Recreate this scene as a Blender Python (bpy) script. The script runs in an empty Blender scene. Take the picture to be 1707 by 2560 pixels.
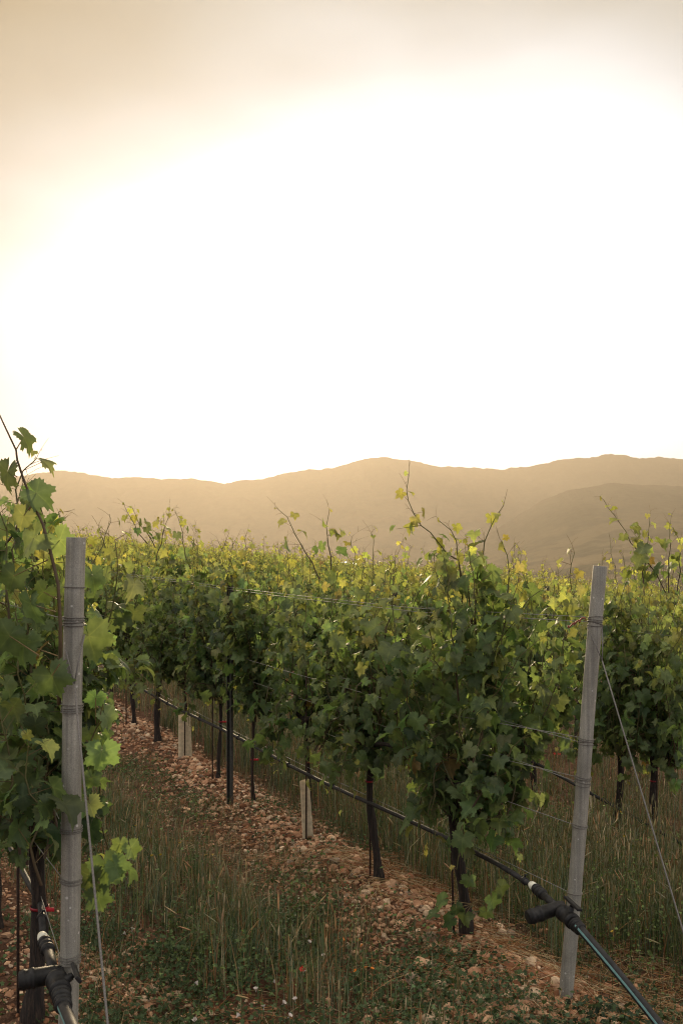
import bpy, math, random
import numpy as np
from mathutils import Vector

# ------------------------------------------------------------------ camera, sky, sun
sc = bpy.context.scene
COL = sc.collection
CAM_Z = 2.05
F = 2489.0                      # focal length in photo pixels (35 mm lens, 2560 px tall)
cam = bpy.data.cameras.new('camera'); cam_o = bpy.data.objects.new('camera', cam)
COL.objects.link(cam_o)
cam.lens = 35; cam.sensor_width = 36; cam.sensor_fit = 'AUTO'
cam.shift_y = 80 / 2560
cam.clip_start = 0.1; cam.clip_end = 60000
cam_o.location = (0, 0, CAM_Z); cam_o.rotation_euler = (math.radians(90), 0, 0)
cam.dof.use_dof = True; cam.dof.focus_distance = 5.6; cam.dof.aperture_fstop = 8.0
sc.camera = cam_o

def pdir(u, v):
    return np.array([(u - 853.5) / F, 1.0, (1360 - v) / F])
def P(u, v, y):
    d = pdir(u, v)
    return np.array([d[0] * y, y, CAM_Z + d[2] * y])

SUN_AZ, SUN_EL = math.radians(-7.0), math.radians(10)    # azimuth from straight ahead, to the right
sun = bpy.data.lights.new('sun', 'SUN'); sun_o = bpy.data.objects.new('sun', sun); COL.objects.link(sun_o)
sun.energy = 4.8; sun.angle = math.radians(3.0); sun.color = (1.0, 0.77, 0.48)
sd = Vector((math.sin(SUN_AZ) * math.cos(SUN_EL), math.cos(SUN_AZ) * math.cos(SUN_EL), math.sin(SUN_EL)))
sun_o.rotation_euler = sd.to_track_quat('Z', 'Y').to_euler()
sun_o.location = (0, 0, 50)

world = bpy.data.worlds.new('World'); sc.world = world; world.use_nodes = True
wt = world.node_tree; wt.nodes.clear()
def wn(t, **k):
    n = wt.nodes.new(t)
    for a, b in k.items(): setattr(n, a, b)
    return n
def wl(a, b): wt.links.new(a, b)
sky = wn('ShaderNodeTexSky'); sky.sky_type = 'NISHITA'; sky.sun_disc = False
sky.sun_elevation = SUN_EL; sky.sun_rotation = SUN_AZ; sky.dust_density = 0.2; sky.air_density = 0.15
tc = wn('ShaderNodeTexCoord')
_g = pdir(1200, 850); GC = Vector((_g[0] * 0.60, _g[1], _g[2])).normalized()          # middle of the bright veil of lit cloud
dotn = wn('ShaderNodeVectorMath', operation='DOT_PRODUCT'); dotn.inputs[1].default_value = GC
wide = wn('ShaderNodeVectorMath', operation='MULTIPLY'); wide.inputs[1].default_value = (0.60, 1, 1); wl(tc.outputs['Generated'], wide.inputs[0])
nrmz = wn('ShaderNodeVectorMath', operation='NORMALIZE'); wl(wide.outputs[0], nrmz.inputs[0])
wl(nrmz.outputs[0], dotn.inputs[0])
ac = wn('ShaderNodeMath', operation='ARCCOSINE'); wl(dotn.outputs['Value'], ac.inputs[0])
mp = wn('ShaderNodeMapping'); mp.inputs['Scale'].default_value = (1.5, 1.5, 4.0); mp.inputs['Rotation'].default_value = (0, math.radians(-24), 0)
wl(tc.outputs['Generated'], mp.inputs['Vector'])
nz = wn('ShaderNodeTexNoise'); nz.inputs['Scale'].default_value = 1.7; nz.inputs['Detail'].default_value = 3.0
nz.inputs['Roughness'].default_value = 0.45
wl(mp.outputs['Vector'], nz.inputs['Vector'])
ns = wn('ShaderNodeMath', operation='MULTIPLY_ADD'); ns.inputs[1].default_value = 0.15; ns.inputs[2].default_value = -0.078
wl(nz.outputs['Fac'], ns.inputs[0])
ad = wn('ShaderNodeMath', operation='ADD'); wl(ac.outputs[0], ad.inputs[0]); wl(ns.outputs[0], ad.inputs[1])
mr = wn('ShaderNodeMapRange'); mr.inputs['From Max'].default_value = math.pi; wl(ad.outputs[0], mr.inputs['Value'])
rp = wn('ShaderNodeValToRGB'); rp.color_ramp.interpolation = 'B_SPLINE'
K = 4.0
stops = [(0, (1.05, 1.03, 1.01)), (10, (0.82, 0.81, 0.79)), (14, (0.52, 0.505, 0.47)), (17, (0.36, 0.325, 0.245)), (20, (0.275, 0.22, 0.12)), (24, (0.225, 0.155, 0.035)), (29, (0.18, 0.115, 0.0)), (42, (0.25, 0.17, 0.10)),
         (60, (1.20, 1.10, 0.95)), (90, (1.25, 1.17, 1.05)), (120, (0.60, 0.57, 0.53)), (180, (0.42, 0.41, 0.39))]
el = rp.color_ramp.elements
while len(el) > 1: el.remove(el[-1])
for i, (a, c) in enumerate(stops):
    e = el[0] if i == 0 else el.new(a / 180)
    e.position = a / 180; e.color = (c[0] / K, c[1] / K, c[2] / K, 1)
wl(mr.outputs['Result'], rp.inputs['Fac'])
bg1 = wn('ShaderNodeBackground'); bg1.inputs['Strength'].default_value = K; wl(rp.outputs['Color'], bg1.inputs['Color'])
bg2 = wn('ShaderNodeBackground'); bg2.inputs['Strength'].default_value = 0.05; wl(sky.outputs['Color'], bg2.inputs['Color'])
adds = wn('ShaderNodeAddShader'); wl(bg1.outputs[0], adds.inputs[0]); wl(bg2.outputs[0], adds.inputs[1])
wo = wn('ShaderNodeOutputWorld'); wl(adds.outputs[0], wo.inputs['Surface'])

sc.view_settings.view_transform = 'Standard'; sc.view_settings.look = 'None'
sc.view_settings.exposure = 0.7; sc.view_settings.gamma = 1.0; sc.view_settings.use_curve_mapping = False
sc.render.engine = 'CYCLES'
sc.cycles.max_bounces = 6; sc.cycles.diffuse_bounces = 2; sc.cycles.glossy_bounces = 2
sc.cycles.transmission_bounces = 4; sc.cycles.volume_bounces = 0; sc.cycles.use_denoising = True
sc.cycles.sample_clamp_indirect = 4.0; sc.cycles.filter_width = 1.1

rng = np.random.default_rng(7)
random.seed(7)

# ------------------------------------------------------------------ helpers
def norm(a):
    return a / np.maximum(np.linalg.norm(a, axis=-1, keepdims=True), 1e-9)

def hash2(ix, iy, seed):
    h = (ix.astype(np.int64) * 374761393 + iy.astype(np.int64) * 668265263 + seed * 1442695041) & 0xffffffff
    h = ((h ^ (h >> 13)) * 1274126177) & 0xffffffff
    return ((h ^ (h >> 16)) & 0xffff) / 65535.0
def vnoise(x, y, seed=0):
    ix = np.floor(x); iy = np.floor(y); fx = x - ix; fy = y - iy
    fx = fx * fx * (3 - 2 * fx); fy = fy * fy * (3 - 2 * fy)
    a = hash2(ix, iy, seed); b = hash2(ix + 1, iy, seed); c = hash2(ix, iy + 1, seed); d = hash2(ix + 1, iy + 1, seed)
    return (a * (1 - fx) + b * fx) * (1 - fy) + (c * (1 - fx) + d * fx) * fy
def fbm(x, y, seed=0, octaves=4):
    s = 0; a = 0.5
    for o in range(octaves):
        s = s + a * vnoise(x, y, seed + o); x = x * 2.03; y = y * 2.03; a *= 0.5
    return s

class Geo:
    def __init__(self): self.V = []; self.F = []; self.C = []; self.M = []; self.n = 0; self.S = []
    def add(self, V, F, col=(1, 1, 1), mat=0, extra=0.0):
        V = np.asarray(V, float).reshape(-1, 3)
        c = np.empty((len(V), 4)); c[:, :3] = col; c[:, 3] = extra
        self.V.append(V); self.C.append(c)
        if not isinstance(F, (list, tuple)): F = [F]
        for f in F:
            f = np.asarray(f, int)
            if len(f):
                self.F.append(f + self.n); self.M.append(np.full(len(f), mat))
        self.n += len(V)
    def build(self, name, mats, parent=None, smooth=True):
        V = np.concatenate(self.V); C = np.concatenate(self.C)
        lv = np.concatenate([f.ravel() for f in self.F])
        ln = np.concatenate([np.full(len(f), f.shape[1]) for f in self.F])
        mi = np.concatenate(self.M)
        ls = np.concatenate([[0], np.cumsum(ln)[:-1]])
        me = bpy.data.meshes.new(name)
        me.vertices.add(len(V)); me.vertices.foreach_set('co', V.ravel().astype(np.float32))
        me.loops.add(len(lv)); me.loops.foreach_set('vertex_index', lv.astype(np.int32))
        me.polygons.add(len(ln)); me.polygons.foreach_set('loop_start', ls.astype(np.int32))
        me.polygons.foreach_set('material_index', mi.astype(np.int32))
        me.polygons.foreach_set('use_smooth', np.full(len(ln), smooth))
        me.update(calc_edges=True)
        at = me.color_attributes.new('tint', 'FLOAT_COLOR', 'POINT')
        at.data.foreach_set('color', C.ravel().astype(np.float32))
        if not isinstance(mats, (list, tuple)): mats = [mats]
        for m in mats: me.materials.append(m)
        o = bpy.data.objects.new(name, me); COL.objects.link(o)
        if parent is not None: o.parent = parent
        return o

def frames(pts):
    pts = np.asarray(pts, float)
    t = np.gradient(pts, axis=0); t = norm(t)
    ref = np.array([0, 0, 1.0]) if abs(t[:, 2]).mean() < 0.8 else np.array([1.0, 0, 0])
    a = norm(np.cross(t, ref)); b = np.cross(t, a)
    return t, a, b
def tube(pts, r, n=8, cap=True):
    pts = np.asarray(pts, float); k = len(pts); r = np.broadcast_to(np.asarray(r, float), (k,))
    t, a, b = frames(pts)
    an = np.linspace(0, 2 * math.pi, n, endpoint=False)
    V = pts[:, None] + r[:, None, None] * (np.cos(an)[None, :, None] * a[:, None] + np.sin(an)[None, :, None] * b[:, None])
    V = V.reshape(-1, 3)
    i = np.arange(k - 1)[:, None] * n; j = np.arange(n)[None]; j2 = (j + 1) % n
    Q = np.stack([i + j, i + j2, i + n + j2, i + n + j], -1).reshape(-1, 4)
    F_ = [Q]
    if cap:
        c0 = len(V); V = np.vstack([V, pts[0], pts[-1]])
        jj = np.arange(n); j2 = (jj + 1) % n
        F_.append(np.stack([np.full(n, c0), j2, jj], -1))
        F_.append(np.stack([np.full(n, c0 + 1), (k - 1) * n + jj, (k - 1) * n + j2], -1))
    return V, F_
def lathe(p0, p1, prof, n=24):
    """prof: list of (s metres along p0->p1, radius)"""
    p0 = np.asarray(p0, float); d = norm(np.asarray(p1, float) - p0)
    ref = np.array([0, 0, 1.0]) if abs(d[2]) < 0.8 else np.array([1.0, 0, 0])
    a = norm(np.cross(d, ref)); b = np.cross(d, a)
    an = np.linspace(0, 2 * math.pi, n, endpoint=False)
    ring = np.cos(an)[:, None] * a + np.sin(an)[:, None] * b
    V = np.concatenate([p0 + s * d + r * ring for s, r in prof]); k = len(prof)
    i = np.arange(k - 1)[:, None] * n; j = np.arange(n)[None]; j2 = (j + 1) % n
    return V, [np.stack([i + j, i + j2, i + n + j2, i + n + j], -1).reshape(-1, 4)]
def seg_prisms(A, B, r0, r1, n=3):
    """many straight thin prisms at once"""
    A = np.asarray(A); B = np.asarray(B); N = len(A)
    d = norm(B - A); ref = np.where(np.abs(d[:, 2:3]) < 0.85, [[0, 0, 1.0]], [[1.0, 0, 0]])
    a = norm(np.cross(d, ref)); b = np.cross(d, a)
    an = np.linspace(0, 2 * math.pi, n, endpoint=False)
    ring = np.cos(an)[None, :, None] * a[:, None] + np.sin(an)[None, :, None] * b[:, None]
    r0 = np.broadcast_to(r0, (N,))[:, None, None]; r1 = np.broadcast_to(r1, (N,))[:, None, None]
    V = np.concatenate([A[:, None] + ring * r0, B[:, None] + ring * r1], 1)
    base = np.arange(N)[:, None, None] * (2 * n); j = np.arange(n)
    q = np.stack([j, (j + 1) % n, n + (j + 1) % n, n + j], -1)[None]
    return V.reshape(-1, 3), (base + q).reshape(-1, 4)

def tag(o, label=None, cat=None, group=None, kind=None):
    if label: o['label'] = label
    if cat: o['category'] = cat
    if group: o['group'] = group
    if kind: o['kind'] = kind
    return o
def empty(name, loc, label=None, cat=None, group=None, rz=0):
    o = bpy.data.objects.new(name, None); COL.objects.link(o); o.location = [float(c) for c in loc]; o.rotation_euler = (0, 0, rz)
    o.empty_display_size = 0.1
    return tag(o, label, cat, group)

# ------------------------------------------------------------------ materials
def material(name):
    m = bpy.data.materials.new(name); m.use_nodes = True
    nt = m.node_tree; bs = nt.nodes['Principled BSDF']
    return m, nt, bs
def N(nt, t, ins=None, **k):
    n = nt.nodes.new(t)
    for a, b in k.items(): setattr(n, a, b)
    for a, b in (ins or {}).items(): n.inputs[a].default_value = b
    return n
def ramp(nt, src, stops):
    r = nt.nodes.new('ShaderNodeValToRGB'); e = r.color_ramp.elements
    while len(e) > 1: e.remove(e[-1])
    for i, (p, c) in enumerate(stops):
        x = e[0] if i == 0 else e.new(p)
        x.position = p; x.color = (*c, 1)
    nt.links.new(src, r.inputs[0]); return r.outputs[0]
def bump(nt, bs, h, strength, dist):
    b = N(nt, 'ShaderNodeBump', {'Strength': strength, 'Distance': dist})
    nt.links.new(h, b.inputs['Height']); nt.links.new(b.outputs[0], bs.inputs['Normal'])
def mix(nt, fac, a, b, mode='MIX'):
    m = nt.nodes.new('ShaderNodeMix'); m.data_type = 'RGBA'; m.blend_type = mode
    for s, v in ((0, fac), (6, a), (7, b)):
        if hasattr(v, 'is_output'): nt.links.new(v, m.inputs[s])
        else: m.inputs[s].default_value = v if s == 0 else (*v, 1)
    return m.outputs[2]

def leaf_material(name, trans=0.45, rough=0.56, tboost=(2.25, 2.3, 1.4), spec=0.3):
    m, nt, bs = material(name)
    at = N(nt, 'ShaderNodeAttribute', attribute_name='tint')
    col = at.outputs['Color']
    vein = N(nt, 'ShaderNodeMath', {1: 9.0}, operation='POWER'); nt.links.new(at.outputs['Alpha'], vein.inputs[0])
    vf = N(nt, 'ShaderNodeMath', {1: 0.45}, operation='MULTIPLY'); nt.links.new(vein.outputs[0], vf.inputs[0])
    lighter = mix(nt, 1.0, col, (2.0, 1.8, 1.5), 'MULTIPLY')
    c2 = mix(nt, vf.outputs[0], col, lighter)
    tcn = N(nt, 'ShaderNodeTexCoord')
    nzn = N(nt, 'ShaderNodeTexNoise', {'Scale': 35.0, 'Detail': 2.0}); nt.links.new(tcn.outputs['Object'], nzn.inputs['Vector'])
    c3 = mix(nt, 0.5, c2, ramp(nt, nzn.outputs['Fac'], [(0.25, (0.45, 0.5, 0.45)), (0.75, (1.35, 1.3, 1.3))]), 'MULTIPLY')
    nt.links.new(c3, bs.inputs['Base Color'])
    bs.inputs['Roughness'].default_value = rough; bs.inputs['Specular IOR Level'].default_value = spec
    bump(nt, bs, nzn.outputs['Fac'], 0.5, 0.004)
    tr = N(nt, 'ShaderNodeBsdfTranslucent')
    tcol = mix(nt, 1.0, c3, tboost, 'MULTIPLY'); nt.links.new(tcol, tr.inputs['Color'])
    mx = N(nt, 'ShaderNodeMixShader', {0: trans})
    nt.links.new(bs.outputs[0], mx.inputs[1]); nt.links.new(tr.outputs[0], mx.inputs[2])
    nt.links.new(mx.outputs[0], nt.nodes['Material Output'].inputs['Surface'])
    return m
def tint_material(name, rough=0.8, noise=0.0, scale=30.0, spec=0.3, bumpd=0.0):
    m, nt, bs = material(name)
    at = N(nt, 'ShaderNodeAttribute', attribute_name='tint'); col = at.outputs['Color']
    tcn = N(nt, 'ShaderNodeTexCoord')
    nzn = N(nt, 'ShaderNodeTexNoise', {'Scale': scale, 'Detail': 5.0, 'Roughness': 0.65}); nt.links.new(tcn.outputs['Object'], nzn.inputs['Vector'])
    if noise:
        col = mix(nt, noise, col, ramp(nt, nzn.outputs['Fac'], [(0.3, (0.35, 0.33, 0.3)), (0.7, (1.4, 1.4, 1.4))]), 'MULTIPLY')
    if bumpd: bump(nt, bs, nzn.outputs['Fac'], 0.8, bumpd)
    nt.links.new(col, bs.inputs['Base Color'])
    bs.inputs['Roughness'].default_value = rough; bs.inputs['Specular IOR Level'].default_value = spec
    return m

M_LEAF = leaf_material('vine_leaf')
M_CANE = tint_material('vine_cane', 0.55, 0.4, 40)
M_GRASS = leaf_material('grass_blade', 0.35, 0.6, (1.6, 1.5, 1.0), 0.15)
M_WEED = leaf_material('weed_leaf', 0.3, 0.55, (1.8, 1.7, 0.9), 0.15)
M_STRAW = tint_material('straw', 0.6, 0.3, 30)
M_STONE = tint_material('stone', 0.9, 0.55, 28.0, 0.2, 0.006)
M_PETAL = tint_material('petal', 0.6)
M_TIE = tint_material('red_tape', 0.4)

def bark_material():
    m, nt, bs = material('vine_bark')
    tcn = N(nt, 'ShaderNodeTexCoord'); mpn = N(nt, 'ShaderNodeMapping', {'Scale': (60, 60, 6)})
    nt.links.new(tcn.outputs['Object'], mpn.inputs['Vector'])
    nzn = N(nt, 'ShaderNodeTexNoise', {'Scale': 1.6, 'Detail': 6.0, 'Roughness': 0.7, 'Distortion': 0.6}); nt.links.new(mpn.outputs[0], nzn.inputs['Vector'])
    nt.links.new(ramp(nt, nzn.outputs['Fac'], [(0.35, (0.005, 0.0035, 0.003)), (0.56, (0.028, 0.017, 0.012)), (0.74, (0.10, 0.065, 0.045))]), bs.inputs['Base Color'])
    bump(nt, bs, nzn.outputs['Fac'], 1.0, 0.02); bs.inputs['Roughness'].default_value = 0.9
    return m
M_BARK = bark_material()

def galvanised():
    m, nt, bs = material('weathered_grey_post')
    tcn = N(nt, 'ShaderNodeTexCoord'); mpn = N(nt, 'ShaderNodeMapping', {'Scale': (90, 90, 2.2)})
    nt.links.new(tcn.outputs['Object'], mpn.inputs['Vector'])
    st = N(nt, 'ShaderNodeTexNoise', {'Scale': 1.0, 'Detail': 5.0, 'Roughness': 0.6}); nt.links.new(mpn.outputs[0], st.inputs['Vector'])
    sp = N(nt, 'ShaderNodeTexNoise', {'Scale': 260.0, 'Detail': 4.0, 'Roughness': 0.75}); nt.links.new(tcn.outputs['Object'], sp.inputs['Vector'])
    bl = N(nt, 'ShaderNodeTexNoise', {'Scale': 7.0, 'Detail': 4.0, 'Roughness': 0.6}); nt.links.new(tcn.outputs['Object'], bl.inputs['Vector'])
    c = ramp(nt, st.outputs['Fac'], [(0.3, (0.175, 0.168, 0.146)), (0.5, (0.25, 0.238, 0.204)), (0.72, (0.32, 0.302, 0.256))])
    c = mix(nt, 0.55, c, ramp(nt, sp.outputs['Fac'], [(0.35, (0.5, 0.5, 0.5)), (0.65, (1.35, 1.35, 1.35))]), 'MULTIPLY')
    c = mix(nt, 0.6, c, ramp(nt, bl.outputs['Fac'], [(0.35, (0.62, 0.6, 0.58)), (0.65, (1.15, 1.15, 1.15))]), 'MULTIPLY')
    vo = N(nt, 'ShaderNodeTexVoronoi', {'Scale': 26.0}); nt.links.new(tcn.outputs['Object'], vo.inputs['Vector'])
    c = mix(nt, ramp(nt, vo.outputs['Distance'], [(0.09, (0.8, 0.8, 0.8)), (0.14, (0, 0, 0))]), c, (0.5, 0.48, 0.45))
    nt.links.new(c, bs.inputs['Base Color']); bs.inputs['Roughness'].default_value = 0.62; bs.inputs['Metallic'].default_value = 0.15
    bump(nt, bs, sp.outputs['Fac'], 0.25, 0.001)
    return m
M_POST = galvanised()
def plain(name, col, rough=0.5, metal=0.0, nscale=80.0, var=0.5, bumpd=0.0005):
    m, nt, bs = material(name)
    tcn = N(nt, 'ShaderNodeTexCoord')
    nzn = N(nt, 'ShaderNodeTexNoise', {'Scale': nscale, 'Detail': 5.0, 'Roughness': 0.65}); nt.links.new(tcn.outputs['Object'], nzn.inputs['Vector'])
    lo = tuple(c * (1 - var) for c in col); hi = tuple(min(1, c * (1 + var)) for c in col)
    nt.links.new(ramp(nt, nzn.outputs['Fac'], [(0.3, lo), (0.7, hi)]), bs.inputs['Base Color'])
    bs.inputs['Roughness'].default_value = rough; bs.inputs['Metallic'].default_value = metal; bs.inputs['Specular IOR Level'].default_value = 0.25
    if bumpd: bump(nt, bs, nzn.outputs['Fac'], 0.4, bumpd)
    return m
M_WIRE = plain('galvanised_wire', (0.21, 0.20, 0.18), 0.6, 0.3, 300)
M_BIND = plain('dull_binding_wire', (0.15, 0.138, 0.12), 0.7, 0.3, 300)
M_CABLE = plain('twisted_cable', (0.14, 0.13, 0.12), 0.7, 0.2, 300)
M_BLACK = plain('black_plastic', (0.013, 0.0125, 0.0125), 0.55, 0, 60, 0.6)
M_PIPE = plain('black_pipe', (0.020, 0.019, 0.019), 0.6, 0, 40, 0.6)
M_STRIPE = plain('teal_stripe', (0.13, 0.25, 0.24), 0.5, 0, 60, 0.2)
M_WHITE = plain('cream_plastic', (0.62, 0.60, 0.50), 0.5, 0, 60, 0.12)
M_STEEL = plain('dark_steel_post', (0.075, 0.073, 0.068), 0.5, 0.3, 60, 0.4)
M_ROD = plain('rusted_rod', (0.05, 0.032, 0.025), 0.75, 0.2, 120, 0.5)
M_GUARD = leaf_material('tree_guard_sheet', 0.35, 0.6, (1.0, 0.95, 0.85))

# ------------------------------------------------------------------ lie of the land
ET = np.array([-0.449, 0.8935]); EP = np.array([0.8935, 0.449]); OXY = np.array([1.01, 4.5])
ROWS = [-2.26] + [2.44 * k for k in range(0, 60)]
def xy(p, t):
    p = np.asarray(p, float); t = np.asarray(t, float)
    return OXY[0] + p * EP[0] + t * ET[0], OXY[1] + p * EP[1] + t * ET[1]
def pt_of(x, y):
    dx = np.asarray(x, float) - OXY[0]; dy = np.asarray(y, float) - OXY[1]
    return dx * EP[0] + dy * EP[1], dx * ET[0] + dy * ET[1]
def ground(p, t):
    p = np.asarray(p, float); t = np.asarray(t, float)
    z = -0.09 * p + 0.027 * np.log1p(np.exp(np.clip((t - 8) / 2, -30, 30))) * 2
    z = z + 0.07 * np.exp(-((p + 0.42) / 0.26) ** 2 - ((t + 0.02) / 0.38) ** 2)
    d = np.where(p < -1.1, np.abs(p + 2.26), np.abs(p - np.round(p / 2.44) * 2.44))
    z = z - 0.11 + 0.11 * np.exp(-(d / 0.34) ** 2) * np.clip((t + 1.3) / 0.8, 0, 1)
    z = z + (fbm(p * 2.2, t * 2.2, 3) - 0.47) * 0.07 + (fbm(p * 9, t * 9, 9, 3) - 0.44) * 0.035
    far = np.clip((t - 125) / 300, 0, 1) + np.clip((p - 85) / 300, 0, 1) + np.clip((-p - 60) / 300, 0, 1)
    return z - far * 45
def gpt(p, t, dz=0.0):
    x, y = xy(p, t); return np.array([float(x), float(y), float(ground(p, t)) + dz])

# ------------------------------------------------------------------ ground sheet
def soil_material():
    m, nt, bs = material('red_brown_soil')
    tcn = N(nt, 'ShaderNodeTexCoord')
    a = N(nt, 'ShaderNodeTexNoise', {'Scale': 1.1, 'Detail': 6.0, 'Roughness': 0.6}); nt.links.new(tcn.outputs['Object'], a.inputs['Vector'])
    b = N(nt, 'ShaderNodeTexNoise', {'Scale': 38.0, 'Detail': 6.0, 'Roughness': 0.7}); nt.links.new(tcn.outputs['Object'], b.inputs['Vector'])
    v = N(nt, 'ShaderNodeTexVoronoi', {'Scale': 34.0, 'Randomness': 1.0}); nt.links.new(tcn.outputs['Object'], v.inputs['Vector'])
    c = ramp(nt, a.outputs['Fac'], [(0.35, (0.055, 0.027, 0.016)), (0.65, (0.13, 0.066, 0.038))])
    c = mix(nt, 0.75, c, ramp(nt, b.outputs['Fac'], [(0.3, (0.4, 0.38, 0.36)), (0.7, (1.5, 1.45, 1.4))]), 'MULTIPLY')
    sp = N(nt, 'ShaderNodeSeparateColor'); nt.links.new(v.outputs['Color'], sp.inputs[0])
    c = mix(nt, ramp(nt, sp.outputs[0], [(0.55, (0, 0, 0)), (0.95, (0.55, 0.55, 0.55))]), c, (0.24, 0.14, 0.088))
    nt.links.new(c, bs.inputs['Base Color']); bs.inputs['Roughness'].default_value = 0.95; bs.inputs['Specular IOR Level'].default_value = 0.15
    h = N(nt, 'ShaderNodeMath', operation='SUBTRACT'); nt.links.new(b.outputs['Fac'], h.inputs[0]); nt.links.new(v.outputs['Distance'], h.inputs[1])
    bump(nt, bs, h.outputs[0], 0.9, 0.025)
    return m
M_SOIL = soil_material()
def graded(fine0, fine1, step, lo, hi, grow=1.12):
    mid = np.arange(fine0, fine1, step); up = []; s = step; x = mid[-1]
    while x < hi: s *= grow; x += s; up.append(x)
    dn = []; s = step; x = fine0
    while x > lo: s *= grow; x -= s; dn.append(x)
    return np.array(dn[::-1] + list(mid) + up)
gp = graded(-3.4, 3.6, 0.045, -14000, 14000, 1.13); gt = graded(-1.2, 9.0, 0.05, -14000, 14000, 1.12)
PP, TT = np.meshgrid(gp, gt, indexing='ij')
GX, GY = xy(PP, TT); GZ = ground(PP, TT)
g = Geo(); nt_ = len(gt)
ii, jj = np.meshgrid(np.arange(len(gp) - 1), np.arange(nt_ - 1), indexing='ij')
a0 = (ii * nt_ + jj).ravel()
g.add(np.stack([GX, GY, GZ], -1), np.stack([a0, a0 + 1, a0 + nt_ + 1, a0 + nt_], -1)[:, ::-1])
tag(g.build('ground', M_SOIL), kind='structure')

# ------------------------------------------------------------------ hills
def hill_material():
    m, nt, bs = material('wooded_hillside')
    tcn = N(nt, 'ShaderNodeTexCoord')
    a = N(nt, 'ShaderNodeTexNoise', {'Scale': 0.006, 'Detail': 8.0, 'Roughness': 0.65}); nt.links.new(tcn.outputs['Object'], a.inputs['Vector'])
    b = N(nt, 'ShaderNodeTexNoise', {'Scale': 0.05, 'Detail': 6.0, 'Roughness': 0.7}); nt.links.new(tcn.outputs['Object'], b.inputs['Vector'])
    at = N(nt, 'ShaderNodeAttribute', attribute_name='tint')
    c = mix(nt, 0.6, (0.045, 0.045, 0.028), ramp(nt, b.outputs['Fac'], [(0.3, (0.3, 0.3, 0.3)), (0.7, (1.6, 1.6, 1.6))]), 'MULTIPLY')
    f = N(nt, 'ShaderNodeMath', operation='MULTIPLY'); nt.links.new(at.outputs['Alpha'], f.inputs[0])
    nt.links.new(ramp(nt, a.outputs['Fac'], [(0.46, (0, 0, 0)), (0.54, (1, 1, 1))]), f.inputs[1])
    c = mix(nt, f.outputs[0], c, (0.24, 0.175, 0.10))
    nt.links.new(c, bs.inputs['Base Color']); bs.inputs['Roughness'].default_value = 1.0; bs.inputs['Specular IOR Level'].default_value = 0
    return m
M_HILL = hill_material()
def make_hill(crest_px, dist, depth_front, depth_back, base_z, seed, name, fields, rough):
    us = np.array([c[0] for c in crest_px], float); vs = np.array([c[1] for c in crest_px], float)
    U = np.linspace(us[0], us[-1], 900); Vv = np.interp(U, us, vs)
    k = np.ones(5) / 5; Vv = np.convolve(np.pad(Vv, 2, 'edge'), k, 'valid')
    X = (U - 853.5) / F * dist
    H = CAM_Z + (1360 - Vv) / F * dist
    H = H + (fbm(X * 0.02, X * 0 + 1, seed) - 0.47) * 16 * rough + (vnoise(X * 0.09, X * 0, seed + 5) - 0.5) * 7 * rough
    S = np.concatenate([np.linspace(-1, 0, 60), np.linspace(0, 1, 16)[1:]])
    V = []
    for s in S:
        if s <= 0: f = (1 + s) ** 1.15; Y = dist + s * depth_front
        else: f = 1 - s ** 1.3 * 0.8; Y = dist + s * depth_back
        gl = (np.abs(2 * fbm(X * 0.0035 + s * 0.3, X * 0 + s * 3.0, seed + 3) - 0.95) * 150 - 35) * (1 - abs(s)) * min(1, -s * 6 if s < 0 else 0) * rough
        det = (fbm(X * 0.02, X * 0 + Y * 0.02, seed + 8) - 0.47) * 22 * rough * (0 if s == 0 else 1)
        V.append(np.stack([X * (Y / dist) ** 0.6, np.full_like(X, Y), base_z + (H - base_z) * f + gl + det], -1))
    V = np.array(V); ns_, nu = V.shape[:2]
    a, b = np.meshgrid(np.arange(ns_ - 1), np.arange(nu - 1), indexing='ij'); q = (a * nu + b).ravel()
    low = np.repeat(np.clip(-S * 1.5 - 0.35, 0, 1) * fields, nu)
    h = Geo(); h.add(V, np.stack([q, q + 1, q + nu + 1, q + nu], -1)); h.C[0][:, 3] = low
    return tag(h.build(name, M_HILL), kind='structure')
ridge = [(-2600, 1230), (-1700, 1150), (-900, 1120), (-400, 1175), (-100, 1200), (0, 1192), (55, 1192), (100, 1181), (150, 1174), (200, 1180), (250, 1191), (300, 1196), (340, 1193), (400, 1197),
         (470, 1196), (515, 1201), (552, 1209), (590, 1203), (650, 1199), (700, 1189), (730, 1179), (800, 1171), (860, 1164), (905, 1149), (945, 1143), (980, 1144), (1005, 1149), (1040, 1154),
         (1085, 1164), (1130, 1165), (1180, 1168), (1240, 1173), (1290, 1170), (1340, 1161), (1390, 1151), (1420, 1148), (1475, 1144), (1520, 1134), (1560, 1139), (1600, 1147), (1640, 1143),
         (1707, 1148), (1900, 1120), (2400, 1170), (3200, 1090), (4400, 1200)]
make_hill(ridge, 4700, 1250, 1500, -60, 21, 'hills', 0.2, 0.8)
spur = [(900, 1440), (1050, 1405), (1150, 1375), (1230, 1330), (1300, 1285), (1360, 1248), (1420, 1226), (1480, 1216), (1530, 1207), (1600, 1213), (1660, 1212), (1707, 1216), (1900, 1190), (2500, 1160), (3600, 1240)]
make_hill(spur, 3200, 2000, 700, -60, 41, 'hillside', 0.4, 0.3)

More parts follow.
